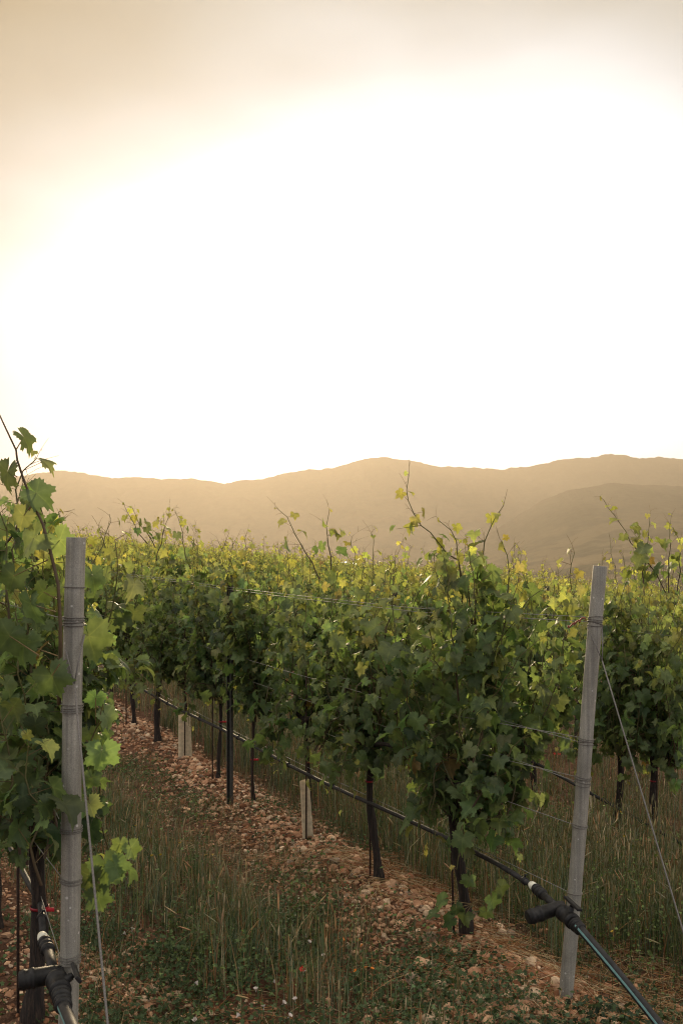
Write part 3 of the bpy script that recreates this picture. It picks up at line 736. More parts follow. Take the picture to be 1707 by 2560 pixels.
V, q = seg_prisms(A, B, 0.006, 0.003, 3); far.add(V, q, (0.07, 0.06, 0.025), 1)
tag(far.build('vineyard', [M_LEAF, M_CANE]), 'distant vine rows running together into a green and yellow band below the hills', 'vineyard', kind='stuff')

# ------------------------------------------------------------------ end posts
def end_post(bottom, top, label, binds, radius=0.0315):
    root = empty('end_post', bottom, label, 'post', 'grey end posts')
    b = np.zeros(3); tp = np.asarray(top) - bottom; n = 40
    ax = norm(tp); L = np.linalg.norm(tp)
    an = np.linspace(0, 2 * math.pi, n, endpoint=False)
    rr = np.ones(n)
    for ctr, w, dpt in ((-1.95, 0.10, 0.05), (-0.9, 0.08, 0.03), (1.5, 0.12, 0.04)):
        rr -= dpt * np.exp(-(((an + math.pi - ctr) % (2 * math.pi) - math.pi) / w) ** 2)
    a = norm(np.cross(ax, [0, 1, 0])); c = np.cross(ax, a)
    ring = np.cos(an)[:, None] * a + np.sin(an)[:, None] * c
    lev = list(np.linspace(-0.3, L, 26))
    prof = [(s, 1.0 + 0.012 * math.sin(s * 9)) for s in lev] + [(L + 0.002, 0.97), (L + 0.002, 0.90), (L - 0.01, 0.88), (L - 0.35, 0.88)]
    V = np.concatenate([b + s * ax + ring * (radius * k * rr)[:, None] for s, k in prof])
    V[:, :2] += (0.004 * np.sin(V[:, 2] * 3.1))[:, None]
    i = np.arange(len(prof) - 1)[:, None] * n; j = np.arange(n)[None]; j2 = (j + 1) % n
    geo = Geo(); geo.add(V, np.stack([i + j, i + j2, i + n + j2, i + n + j], -1).reshape(-1, 4))
    tube_o = geo.build('tube', M_POST, root)
    r_ = np.random.default_rng(int(L * 1000))
    for z, turns in binds:
        s = (z - bottom[2]) / ax[2]
        bw = Geo()
        for k in range(turns):
            st = np.linspace(0, 2 * math.pi, 33); tl_ = r_.normal(0, 0.10); ph = r_.uniform(0, 6)
            e = b + ax * (s + (k - turns / 2) * 0.0085) + (np.cos(st)[:, None] * a + np.sin(st)[:, None] * c) * (radius * 1.05 + 0.0016) + ax * (tl_ * 0.035 * np.sin(st + ph))[:, None]
            e[:, :2] += 0.004 * math.sin((z - bottom[2]) * 3.1)
            V, f = tube(e, 0.0018, 6); bw.add(V, f)
        bw.build('wire_binding', M_BIND, tube_o)
    return root
RB = P(1412, 2505, 4.50); RT = P(1499.5, 1416, 4.50)
LBm = P(168, 2560, 3.25); LTp = P(193, 1345, 3.25)
LBm = LTp + (LBm - LTp) * ((LTp[2] - 0.2) / (LTp[2] - LBm[2]))
zat = lambda v, y: CAM_Z + (1360 - v) / F * y
end_post(RB, RT, 'right weathered grey metal end post leaning slightly right, open at the top',
         [(zat(1551, 4.5), 5), (zat(1850, 4.5), 4), (zat(1948, 4.5), 5), (zat(2062, 4.5), 2), (zat(2230, 4.5), 1)])
end_post(LBm, LTp, 'left weathered grey metal end post, nearest to the camera and nearly upright',
         [(zat(1549, 3.25), 4), (zat(1766, 3.25), 4), (zat(2070, 3.25), 3), (zat(2196, 3.25), 3), (zat(2393, 3.25), 4), (zat(1465, 3.25), 1)])

# ------------------------------------------------------------------ steel line posts
def line_post(p, t, h, label, group='dark steel line posts'):
    base = gpt(p, t); w, d = 0.021, 0.015
    prof = np.array([(-w, -d), (w, -d), (w, d), (w - .005, d), (w - .005, -d + .004), (.006, -d + .004), (.004, -d + .011), (-.004, -d + .011), (-.006, -d + .004), (-w + .005, -d + .004), (-w + .005, d), (-w, d)])
    n = len(prof); geo = Geo()
    V = np.concatenate([np.column_stack([prof, np.full(n, z)]) for z in (-0.25, h)])
    j = np.arange(n); j2 = (j + 1) % n
    geo.add(V, [np.stack([j, j2, n + j2, n + j], -1), np.array([list(range(n, 2 * n))])])
    root = empty('line_post', base, label, 'post', group, ROT + 0.6)
    geo.build('profile', M_STEEL, root, smooth=False)
    return root
line_post(-0.18, 3.85, 1.82, 'dark steel line post in the middle row, standing in stones left of centre')
line_post(0.0, 9.6, 1.80, 'dark steel line post farther back in the middle row, beside the left grey post')
line_post(2.44, 5.8, 1.78, 'dark steel line post in the first row behind, its top among leaves')
line_post(2.44, 11.0, 1.84, 'dark steel line post farther along the first row behind the middle row')
line_post(4.88, 6.3, 1.95, 'dark steel line post left of the right grey post, only its top above the leaves')
line_post(4.88, 12.0, 1.84, 'dark steel line post far back in the second row behind')

# ------------------------------------------------------------------ thin stakes
def stake(p, t, h, label, lean=(0, 0)):
    b = gpt(p, t); geo = Geo()
    V, f = tube(np.array([[0, 0, -0.2], [lean[0] * .5, lean[1] * .5, h / 2], [lean[0], lean[1], h]]), 0.006, 7); geo.add(V, f)
    o = geo.build('stake', M_ROD); o.location = b; return tag(o, label, 'stake', 'thin training stakes')
stake(-0.03, 0.86, 1.2, 'thin rusty stake against the thick trunk nearest the right grey post', (-0.04, 0.02))
stake(-0.03, 1.80, 1.2, 'thin rusty stake against the bare trunk in pale stones')
stake(-0.03, 2.735, 1.2, 'thin stake added before the centre beige guard, as the trunk showing dark through it')  # placed in front of the sleeve to draw the trunk's shadow line through it
stake(-0.02, 3.77, 1.2, 'thin rusty stake right of the dark steel post')
stake(-0.04, 4.66, 1.2, 'thin rusty stake just left of the dark steel post')
stake(-0.02, 5.50, 1.2, 'thin stake added before the far beige guard, as the trunk showing dark through it')  # put before the sheet, stands in for the dark trunk seen through it
stake(-0.10, 7.35, 1.2, 'thin rusty stake left of the thick black trunk in the middle row')
stake(2.40, 1.90, 1.2, 'thin rusty stake against the tied trunk at the right edge')
stake(-2.30, 0.50, 1.2, 'thin rusty stake beside the thick trunk at the lower left edge')

# ------------------------------------------------------------------ vine guards
def guard(p, t, w, h, label, lean=0.0, turn=0.0):
    b = gpt(p, t, -0.02); geo = Geo(); n = 16; pts = []
    for z in np.linspace(0, h, 6):
        for a in np.linspace(0, 2 * math.pi, n, endpoint=False):
            k = w / 2 * (0.9 + 0.16 * (1 - z / h)); x = math.copysign(abs(math.cos(a)) ** 0.6, math.cos(a)) * k; y = math.copysign(abs(math.sin(a)) ** 0.6, math.sin(a)) * k * 0.55
            pts.append((x + lean * z, y, z + (0.012 * math.cos(a + 1) if z > h * 0.9 else 0)))
    i = np.arange(5)[:, None] * n; j = np.arange(n)[None]; j2 = (j + 1) % n
    col = np.array([0.66, 0.56, 0.40]) * np.exp(np.random.default_rng(3).normal(0, .05, (len(pts), 1)))
    geo.add(pts, np.stack([i + j, i + j2, i + n + j2, i + n + j], -1).reshape(-1, 4), col)
    o = geo.build('vine_guard', M_GUARD); o.location = b; o.rotation_euler = (0, 0, turn)
    return tag(o, label, 'plant guard', 'beige vine guards')
guard(0.0, 2.77, 0.074, 0.42, 'narrow beige plastic guard sleeve round a young vine in the centre', -0.06, 0.2)
guard(0.0, 5.55, 0.125, 0.42, 'wide pale beige guard sleeve farther back, left of the dark steel post', -0.02, 0.1)
guard(2.44, 2.72, 0.10, 0.36, 'beige guard sleeve half hidden behind the right grey post', -0.03, 0.3)

# ------------------------------------------------------------------ trellis wires and guys
def wire(pts, label, name='trellis_wire', cat='wire', group='trellis wires', r=0.0016, sub=24, sag=0.012, seed=0):
    pts = np.array(pts, float); s = np.concatenate([[0], np.cumsum(np.linalg.norm(np.diff(pts, axis=0), axis=1))])
    ss = np.unique(np.concatenate([np.linspace(0, s[-1], sub), s]))
    Q = np.stack([np.interp(ss, s, pts[:, i]) for i in range(3)], -1)
    Q[:, 2] -= sag * np.abs(np.sin(ss * 0.55)) 
    geo = Geo(); V, f = tube(Q, r, 5); geo.add(V, f); o = geo.build(name, M_WIRE)
    return tag(o, label, cat, group)
def row_wire(start, p, t_end, hrel, label, t0=1.0, dp=0.0, r=0.0016):
    pts = [start] + [gpt(p + dp, t)[:2].tolist() + [float(-0.09 * p + 0.027 * math.log1p(math.exp(min(30, (t - 8) / 2))) * 2 + hrel)] for t in np.linspace(t0, t_end, 16)]
    return wire(pts, label, r=r)
def post_at(B, T, z): return B + (T - B) * ((z - B[2]) / (T[2] - B[2]))
for (v, off, lab, dp) in [(1543, 0, 'upper of the two taut top wires leaving the right grey post', -0.24), (1555, 0, 'lower of the two taut top wires leaving the right grey post', -0.21),
                          (1844, 0, 'upper strand of the doubled wire at the middle of the right grey post', -0.16), (1856, 0, 'lower strand of the doubled wire at the middle of the right grey post', 0.10),
                          (1943, 0, 'wire tied below the doubled strand on the right grey post', -0.10), (1955, 0, 'slack wire tied just above the single strand on the right grey post', 0.12),
                          (2062, 0, 'single wire tied at hip height to the right grey post', 0.0),
                          (2230, 0, 'lowest wire on the right grey post, carrying the drip pipe', 0.0)]:
    z = zat(v, 4.5); s = post_at(RB, RT, z) + np.array([-0.03, 0.01, 0])
    row_wire(s, 0.0, 30, z if v < 2200 else z + 0.015, lab, 0.9, dp)
for (v, lab, dp) in [(1549, 'top wire behind the left grey post', -0.05), (1766, 'wire at the middle of the left grey post', 0.06), (2070, 'wire tied at hip height to the left grey post', 0.05),
                     (2196, 'wire in the dark leaves beside the left grey post', -0.04), (2393, 'lowest wire on the left grey post, beside the black pipe', 0.04)]:
    z = zat(v, 3.25); s = post_at(LBm, LTp, z) + np.array([-0.03, 0.01, 0])
    row_wire(s, PL, 12, z - 0.2, lab, 0.6, dp)
for (h, lab) in [(1.62, 'top wire of the row behind the right grey post'), (1.1, 'middle wire of the row behind the right grey post')]:
    row_wire(gpt(2.44, -1.2, h), 2.44, 30, h, lab, 0.2, -0.05)
def guy(B, T, z0, P1, label, side):
    a = post_at(B, T, z0); loop = []
    for s in (0, 1):
        loop.append(a + np.array([(-0.034 if s == 0 else 0.034), -0.005, 0.06 + 0.01 * s]))
    j = a + norm(P1 - a) * 0.10 + np.array([0, -0.03, 0])
    e = j + (P1 - j) * 1.0
    d = norm(e - j); k = (0.02 - e[2]) / d[2] if d[2] else 0; e2 = e + d * k
    x, y = e2[0], e2[1]; pp, tt = pt_of(x, y); gz = float(ground(pp, tt)); e2 = e + d * ((gz - 0.05 - e[2]) / d[2])
    geo = Geo()
    V, f = tube(np.array([j + (e2 - j) * q for q in np.linspace(0, 1, 10)]), 0.0034, 8); geo.add(V, f)
    for l in loop:
        V, f = tube(np.array([l, (l + j) / 2 + np.array([0, -0.008, 0]), j]), 0.0026, 6); geo.add(V, f)
    return tag(geo.build('guy_wire', M_CABLE), label, 'guy wire', 'anchor wires of the end posts')
guy(LBm, LTp, zat(1640, 3.25), P(270, 2560, 2.62), 'twisted anchor wire slanting down from the left grey post', 1)
guy(RB, RT, zat(1600, 4.5), P(1707, 2330, 3.86), 'twisted anchor wire slanting down to the right from the right grey post', 1)
# old reddish tendril curled on the wire by the post
geo = Geo(); st = np.linspace(0, 1, 26)
e = np.array([P(1462 - 45 * s + 4 * math.sin(s * 20), 1546 + 22 * s + 5 * math.cos(s * 22), 4.47) for s in st]); V, f = tube(e, 0.0035, 6); geo.add(V, f, (0.20, 0.05, 0.03))
tag(geo.build('dry_tendril', M_CANE), 'dry reddish tendril curled round the top wires beside the right grey post', 'tendril')

# ------------------------------------------------------------------ drip irrigation
def ribbed(s0, L, r, rib=0.003, k=3, end=1.0):
    pr_ = [(s0, r * 0.6), (s0, r)]
    for i in range(k):
        a = s0 + L * (i + 0.25) / k; b = s0 + L * (i + 0.75) / k
        pr_ += [(a - .001, r), (a, r + rib), (b, r + rib), (b + .001, r)]
    return pr_ + [(s0 + L, r * end), (s0 + L, r * 0.6)]
def drip_pipe(path, label, clips, r=0.0125):
    root = empty('drip_pipe', path[0], label, 'pipe', 'black drip pipes')
    pts = np.array(path) - path[0]
    geo = Geo(); V, f = tube(pts, r, 14); geo.add(V, f); geo.build('hose', M_PIPE, root)
    s = np.concatenate([[0], np.cumsum(np.linalg.norm(np.diff(pts, axis=0), axis=1))])
    for q in clips:
        a = np.array([np.interp(q - .012, s, pts[:, i]) for i in range(3)]); b = np.array([np.interp(q + .012, s, pts[:, i]) for i in range(3)])
        cg = Geo(); V, f = lathe(a, b, [(0, r), (0, r + .005), (.024, r + .005), (.024, r)], 14); cg.add(V, f)
        m = (a + b) / 2; V, f = tube(np.array([m + [0, 0, r], m + [0.004, 0, r + .016], m + [0.012, 0, r + .014]]), 0.004, 6); cg.add(V, f)
        cg.build('clip', M_BLACK, root)
    return root
def valve_assembly(pts, label):
    """pts: collar, coupling end, tee, valve, coupling2 end, riser end, filter end, handle end"""
    c0, c1, tee, vlv, k2, riser, filt, han = [np.asarray(p, float) for p in pts]
    o0 = c0.copy(); c0, c1, tee, vlv, k2, riser, filt, han = [p - o0 for p in (c0, c1, tee, vlv, k2, riser, filt, han)]
    root = empty('valve_assembly', o0, label, 'valve', 'pipe valves at the row ends')
    d = norm(c1 - c0); L = np.linalg.norm(c1 - c0)
    G_ = Geo(); V, f = lathe(c0 - d * 0.005, c1, [(0, .010), (0, .0155), (.012, .0185), (.040, .0195), (.042, .012)], 20); G_.add(V, f); G_.build('collar', M_WHITE, root)
    G_ = Geo(); V, f = lathe(c0 + d * 0.038, c1, ribbed(0, .078, .0215, .0028, 3), 24); G_.add(V, f); G_.build('coupling', M_BLACK, root)
    G_ = Geo(); a = c0 + d * 0.1; V, f = tube(np.array([a, (a + tee) / 2, tee]), .0165, 18); G_.add(V, f); G_.build('inlet_pipe', M_PIPE, root)
    # filter barrel to the left
    fd = norm(filt - tee); FL = np.linalg.norm(filt - tee)
    G_ = Geo(); pr_ = [(-.03, .012), (-.028, .024), (0, .0285), (FL * .55, .030), (FL * .56, .0335), (FL * .64, .0335), (FL * .65, .0305), (FL * .80, .0305), (FL * .81, .0325), (FL * .9, .0325), (FL * .905, .030), (FL * .99, .0285), (FL, .025), (FL + .003, .012), (FL + .003, .0)]
    V, f = lathe(tee, filt, pr_, 28); G_.add(V, f); G_.build('filter_barrel', M_BLACK, root)
    # valve body on the line
    vd = norm(k2 - tee); VL = np.linalg.norm(vlv - tee)
    G_ = Geo(); V, f = lathe(tee - vd * .01, vlv, [(0, .015), (.002, .020), (VL * .5, .022), (VL * .52, .033), (VL * .52 + .006, .0355), (VL * .52 + .022, .0355), (VL * .52 + .024, .032), (VL + .03, .031), (VL + .032, .034), (VL + .045, .034), (VL + .047, .02)], 28); G_.add(V, f)
    vb_o = G_.build('valve_body', M_BLACK, root)
    G_ = Geo(); st0 = vlv + vd * 0.0; hd = norm(han - vlv); hd = norm(hd - vd * (hd @ vd)); neck = st0 + hd * .052
    V, f = lathe(st0, neck, [(0, .013), (.045, .013), (.047, .010), (.052, .010)], 14); G_.add(V, f)
    wv = norm(np.cross(hd, vd)); lv = vd                      # flat lever, along the line
    bx = []
    for (i, j, k) in [(x, y, z) for x in (-1, 1) for y in (-1, 1) for z in (0, 1)]:
        bx.append(neck + lv * (0.055 * i) + wv * (0.013 * j * (0.8 if i < 0 else 1)) + hd * (0.012 * k + 0.006 * (abs(i))))
    idx = {c: n_ for n_, c in enumerate([(x, y, z) for x in (0, 1) for y in (0, 1) for z in (0, 1)])}
    q = [[0, 1, 3, 2], [4, 6, 7, 5], [0, 4, 5, 1], [2, 3, 7, 6], [0, 2, 6, 4], [1, 5, 7, 3]]
    hg = Geo(); hg.add(bx, np.array(q)); G_.build('valve_stem', M_BLACK, vb_o); ho = hg.build('handle', M_BLACK, vb_o, smooth=False)
    bv = ho.modifiers.new('bevel', 'BEVEL'); bv.width = 0.003; bv.segments = 2
    G_ = Geo(); s0 = vlv + vd * 0.04; kd = norm(k2 - s0); KL = np.linalg.norm(k2 - s0)
    V, f = lathe(s0, k2, ribbed(0, KL * .5, .027, .0025, 2) + ribbed(KL * .52, KL * .48, .0245, .0025, 2), 24); G_.add(V, f); G_.build('lower_coupling', M_BLACK, root)
    rd = norm(riser - k2); st = np.linspace(-0.03, 1, 14)[:, None]
    path = k2 + (riser - k2) * st; path[:, 2] += 0.02 * np.sin(np.linspace(0, math.pi, 14))
    V, f = tube(path, .0185, 24); G_ = Geo(); G_.add(V, f); rh_o = G_.build('riser_hose', M_PIPE, root)
    t_, a_, b_ = frames(path); sgn = -1 if (a_[0] @ np.array([0, -1, 0])) < 0 else 1
    sv = norm(a_ * 0 + np.array([-0.55, -0.85, 0.15])); sv = norm(sv - t_ * np.sum(sv * t_, 1, keepdims=True)); w = np.cross(t_, sv)
    S = []; 
    for q_ in (-0.24, -0.08, 0.08, 0.24): S.append(path + .0190 * (sv * math.cos(q_) + w * math.sin(q_)))
    S = np.stack(S, 1).reshape(-1, 3); i = np.arange(13)[:, None] * 4; j = np.arange(3)[None]
    G_ = Geo(); G_.add(S, np.stack([i + j, i + j + 1, i + 4 + j + 1, i + 4 + j], -1).reshape(-1, 4)); G_.build('hose_stripe', M_STRIPE, rh_o)
    return root
# middle row
cR = P(1328, 2212, 4.52)
path = [cR + norm(P(1349, 2230, 4.44) - cR) * 0.02]
for t in np.arange(0.45, 26, 0.5):
    pp = -0.06 + 0.01 * math.sin(t * 1.3); q = gpt(pp, t); q[2] = 0.475 + 0.027 * 2 * math.log1p(math.exp(min(30, (t - 8) / 2))) + 0.012 * math.sin(t * 1.9) + (0.03 if t < 0.9 else 0) * 0
    path.append(q)
drip_pipe(path, 'black drip pipe running along the middle row past the tree guards', [0.09, 0.75, 1.25, 2.2, 2.9, 3.9, 4.9, 5.9])
e = P(1640, 2566, 3.86); k2 = P(1451, 2325, 4.12); dd = e - k2
valve_assembly([cR, P(1352, 2233, 4.43), P(1394, 2270, 4.28), P(1420, 2294, 4.20), k2, k2 + dd * 1.9, P(1318, 2294, 4.235), P(1450, 2258, 4.15)],
               'black plastic valve and filter at the right grey post, with teal striped hose')
# left row
cL = P(106, 2340, 3.50)
path = [cL + norm(P(119, 2370, 3.42) - cL) * 0.02]
for t in np.arange(0.35, 10, 0.5):
    q = gpt(PL + 0.02, t); q[2] = 0.665 + 0.01 * math.sin(t * 2); path.append(q)
drip_pipe(path, 'black drip pipe along the left row, seen beside the left grey post', [0.2, 1.2])
k2 = P(160, 2518, 3.02); e = P(180, 2575, 2.86)
valve_assembly([cL, P(119, 2370, 3.42), P(137, 2436, 3.22), P(148, 2466, 3.14), k2, k2 + (e - k2) * 4.5, P(48, 2452, 3.185), P(196, 2455, 3.10)],
               'black plastic valve and filter at the lower left corner, beside the left grey post')
# row behind
path = []
for t, z in [(0.3, -0.25), (1.0, -0.17), (1.7, -0.06), (2.3, 0.03), (3.3, 0.18), (4.2, 0.24), (6, 0.27), (10, 0.33), (16, 0.62), (24, 1.05)]:
    q = gpt(2.38, t); q[2] = z; path.append(q)
path = np.array(path); s = np.linspace(0, len(path) - 1, 40); path = np.stack([np.interp(s, np.arange(len(path)), path[:, i]) for i in range(3)], -1)
drip_pipe(list(path), 'black drip pipe sloping down to the right edge behind the right grey post', [1.9, 2.35, 3.0])

# ------------------------------------------------------------------ stones
def ico():
    ph = (1 + 5 ** .5) / 2
    V = norm(np.array([(-1, ph, 0), (1, ph, 0), (-1, -ph, 0), (1, -ph, 0), (0, -1, ph), (0, 1, ph), (0, -1, -ph), (0, 1, -ph), (ph, 0, -1), (ph, 0, 1), (-ph, 0, -1), (-ph, 0, 1)], float))
    Fi = np.array([(0, 11, 5), (0, 5, 1), (0, 1, 7), (0, 7, 10), (0, 10, 11), (1, 5, 9), (5, 11, 4), (11, 10, 2), (10, 7, 6), (7, 1, 8), (3, 9, 4), (3, 4, 2), (3, 2, 6), (3, 6, 8), (3, 8, 9), (4, 9, 5), (2, 4, 11), (6, 2, 10), (8, 6, 7), (9, 8, 1)])
    return V, Fi
def subdiv(V, Fi):
    V = list(map(tuple, V)); c = {}; out = []
    def mid(a, b):
        k = (min(a, b), max(a, b))
        if k not in c:
            m = norm((np.array(V[a]) + np.array(V[b])) / 2); V.append(tuple(m)); c[k] = len(V) - 1
        return c[k]
    for a, b, d in Fi:
        x, y, z = mid(a, b), mid(b, d), mid(d, a); out += [(a, x, z), (b, y, x), (d, z, y), (x, y, z)]
    return np.array(V), np.array(out)
V0, F0 = ico(); V1, F1 = subdiv(V0, F0)
def stone_templates(V, amp, n, seed):
    r_ = np.random.default_rng(seed); out = []
    for _ in range(n):
        W = V.copy()
        for _k in range(10):                                  # chop facets
            d = norm(r_.normal(0, 1, 3)); lim = r_.uniform(0.36, 0.8); h = W @ d; W = W - np.maximum(0, h - lim)[:, None] * d
        W = W * (1 + r_.normal(0, amp, (len(W), 1))); W *= r_.uniform(0.65, 1.2, 3)
        out.append(W)
    return out
ST0 = stone_templates(V0, 0.09, 10, 1); ST1 = stone_templates(V1, 0.045, 10, 2)
def scatter_stones(geo, p, t, size, r_, tm, Fi, sink=0.25):
    n = len(p); X, Y = xy(p, t); Z = ground(p, t); pick = r_.integers(0, len(tm), n)
    pal = np.array([(0.37, 0.20, 0.115), (0.49, 0.30, 0.18), (0.22, 0.10, 0.052), (0.58, 0.42, 0.28), (0.34, 0.25, 0.175)])
    col = pal[r_.choice(5, n, p=[.32, .27, .22, .11, .08])] * np.exp(r_.normal(0, .18, (n, 1)))
    a = r_.uniform(0, 2 * math.pi, n); b = r_.normal(0, 0.35, n)
    for k, W in enumerate(tm):
        s = np.where(pick == k)[0]
        if not len(s): continue
        ca, sa, cb, sb = np.cos(a[s])[:, None], np.sin(a[s])[:, None], np.cos(b[s])[:, None], np.sin(b[s])[:, None]
        x, y, z = W[:, 0][None], W[:, 1][None] * 0.85, W[:, 2][None] * 0.6
        y2 = y * cb - z * sb; z2 = y * sb + z * cb
        Q = np.stack([x * ca - y2 * sa, x * sa + y2 * ca, z2], -1) * size[s][:, None, None] / 2
        Q += np.stack([X[s], Y[s], Z[s] + size[s] * (0.3 - sink)], -1)[:, None]
        geo.add(Q.reshape(-1, 3), (np.arange(len(s))[:, None, None] * len(W) + Fi[None]).reshape(-1, 3), np.repeat(col[s], len(W), 0))
r_ = np.random.default_rng(11); st = Geo()
def berm_pts(p0, n, ta, tb, w, bias=0.0):
    t = ta + (tb - ta) * r_.random(n) ** 1.35; p = p0 + r_.normal(bias, w, n); return p, t
n = 16000; p, t = berm_pts(0.0, n, -0.75, 16, 0.27, -0.05); keep = r_.random(n) < 0.35 + 0.65 * (fbm(p * 1.6, t * 1.6, 77) > 0.42); p, t = p[keep], t[keep]
scatter_stones(st, p, t, np.clip(r_.lognormal(math.log(0.036), 0.42, len(p)), 0.014, 0.09), r_, ST0, F0)
n = 1800; p, t = berm_pts(0.0, n, -0.75, 14, 0.25, -0.05)
scatter_stones(st, p, t, np.clip(r_.lognormal(math.log(0.055), 0.32, n), 0.035, 0.11), r_, ST1, F1, 0.2)
n = 2600; p = r_.normal(-0.42, 0.2, n); t = r_.normal(-0.05, 0.32, n); scatter_stones(st, p, t, np.clip(r_.lognormal(math.log(0.024), 0.45, n), 0.010, 0.06), r_, ST0, F0)
n = 260; p = r_.normal(-0.42, 0.22, n); t = r_.normal(-0.05, 0.32, n); scatter_stones(st, p, t, r_.uniform(0.045, 0.10, n), r_, ST1, F1, 0.15)
n = 5000; p, t = berm_pts(2.44, n, 0.5, 9, 0.28); scatter_stones(st, p, t, np.clip(r_.lognormal(math.log(0.03), 0.4, n), 0.012, 0.09), r_, ST0, F0)
n = 3500; p, t = berm_pts(PL, n, -0.5, 6, 0.35, 0.15); scatter_stones(st, p, t, np.clip(r_.lognormal(math.log(0.028), 0.4, n), 0.012, 0.09), r_, ST0, F0)
n = 1500; p = r_.normal(-1.8, 0.22, n); t = r_.uniform(-0.4, 1.4, n); scatter_stones(st, p, t, np.clip(r_.lognormal(math.log(0.03), 0.45, n), 0.01, 0.09), r_, ST0, F0)
n = 6000; p = r_.uniform(-2.2, 2.4, n); t = r_.uniform(-0.9, 6, n); scatter_stones(st, p, t, np.clip(r_.lognormal(math.log(0.018), 0.4, n), 0.008, 0.05), r_, ST0, F0)
tag(st.build('gravel', M_STONE, smooth=False), 'reddish brown broken stones heaped along the vine rows', 'gravel', kind='stuff')

# ------------------------------------------------------------------ grass, straw, weeds
def blades(geo, p, t, h, w, lean, col0, col1, r_, seg=4, dz=-0.01):
    n = len(p); X, Y = xy(p, t); base = np.stack([X, Y, ground(p, t) + dz], -1)
    az = r_.uniform(0, 2 * math.pi, n); d = np.stack([np.cos(az), np.sin(az), np.zeros(n)], -1)
    sd_ = np.stack([-np.sin(az + 0.8), np.cos(az + 0.8), np.zeros(n)], -1)
    s = np.linspace(0, 1, seg)
    ctr = base[:, None] + d[:, None] * (lean * h)[:, None, None] * (s ** 2)[None, :, None] + np.array([0, 0, 1.0]) * (h[:, None] * (s - 0.18 * lean[:, None] * s ** 2))[..., None]
    ww = (w[:, None] * (1 - s * 0.85))[..., None] * sd_[:, None] / 2
    V = np.stack([ctr - ww, ctr + ww], 2).reshape(n, seg * 2, 3)
    i = np.arange(seg - 1)[:, None] * 2; q = (i + np.array([0, 1, 3, 2])[None])
    c = col0[:, None] + (col1 - col0)[:, None] * s[None, :, None]; c = np.repeat(c, 2, 1)
    geo.add(V.reshape(-1, 3), (np.arange(n)[:, None, None] * seg * 2 + q[None]).reshape(-1, 4), c.reshape(-1, 3))
    return ctr[:, -1], ctr[:, -1] - ctr[:, -2]
def ears(geo, tips, d, L, w, col, r_):
    d = norm(d); n = len(tips); ref = np.tile([0.0, 0, 1], (n, 1)); ref[np.abs(d[:, 2]) > .9] = [1, 0, 0]
    a = norm(np.cross(d, ref)); b = np.cross(d, a); V = []
    prof = [(-0.02, .15), (0.2, .9), (0.55, 1.0), (0.85, .6), (1.05, .05)]
    for s, k in prof:
        for (x, y) in ((1, 0), (0, .8), (-1, 0), (0, -.8)):
            V.append(tips + d * (L * s)[:, None] + (a * x + b * y) * (w * k / 2)[:, None])
    V = np.stack(V, 1); q = []
    for i in range(4):
        for j in range(4): q.append((i * 4 + j, i * 4 + (j + 1) % 4, i * 4 + 4 + (j + 1) % 4, i * 4 + 4 + j))
    geo.add(V.reshape(-1, 3), (np.arange(n)[:, None, None] * 20 + np.array(q)[None]).reshape(-1, 4), np.repeat(col, 20, 0))
GREEN = np.array([(0.070, 0.108, 0.050), (0.105, 0.145, 0.090), (0.050, 0.080, 0.032), (0.13, 0.155, 0.062), (0.135, 0.165, 0.12), (0.19, 0.20, 0.13)])
DRY = np.array([(0.34, 0.17, 0.065), (0.38, 0.26, 0.12), (0.24, 0.095, 0.035), (0.42, 0.33, 0.19)])
def pickc(pal, n, r_): return pal[r_.integers(0, len(pal), n)] * np.exp(r_.normal(0, .2, (n, 1)))
r_ = np.random.default_rng(21); gr = Geo(); dry = Geo()
def stand(pa, pb, ta, tb, n, hmin, hmax, thr, seed, tb_pow=1.5, dryf=0.20, earf=0.30):
    p = r_.uniform(pa, pb, n); t = ta + (tb - ta) * r_.random(n) ** tb_pow
    nc = max(8, n // 60); cp = r_.uniform(pa, pb, nc); ct = ta + (tb - ta) * r_.random(nc) ** tb_pow; ci = r_.integers(0, nc, n); inc = r_.random(n) < 0.62
    p = np.where(inc, cp[ci] + r_.normal(0, 0.055, n), p); t = np.where(inc, ct[ci] + r_.normal(0, 0.055, n), t)
    dens = fbm(p * 1.7, t * 1.1, seed) - 0.3 * np.clip((p - 0.1) / 0.1, 0, 1) * np.clip((1.05 - p) / 0.2, 0, 1) * np.clip((0.7 - t) / 0.3, 0, 1) - 0.3 * np.clip((-1.35 - p) / 0.15, 0, 1) * np.clip((1.3 - t) / 0.3, 0, 1); k = dens > thr + r_.normal(0, 0.05, n); p, t = p[k], t[k]; n = len(p)
    h = r_.uniform(hmin, hmax, n) * (0.65 + 0.9 * (dens[k] - thr)); h = np.clip(h, 0.06, hmax * 1.1)
    isd = r_.random(n) < dryf
    for m, geo, pal in ((~isd, gr, GREEN), (isd, dry, DRY)):
        nn = int(m.sum()); c = pickc(pal, nn, r_)
        ln = np.abs(r_.normal(0.10, 0.14, nn)) + (r_.random(nn) < .12) * r_.uniform(.3, .9, nn)
        tips, d = blades(geo, p[m], t[m], h[m], r_.uniform(0.003, 0.0068, nn), ln, c * 0.9, c * 1.15, r_)
        e = (r_.random(nn) < earf) & (h[m] > 0.25)
        if e.any():
            ec = pickc(DRY[[1, 3]] * 0.75, int(e.sum()), r_) * 0.5 + c[e] * 0.6
            ears(geo, tips[e], d[e], r_.uniform(.04, .09, e.sum()), r_.uniform(.006, .011, e.sum()), ec, r_)
stand(-1.95, -0.92, 0.9, 9.0, 8000, 0.20, 0.42, 0.43, 5)
stand(-1.75, -1.05, 1.2, 4.2, 2000, 0.28, 0.48, 0.40, 6, 1.1)
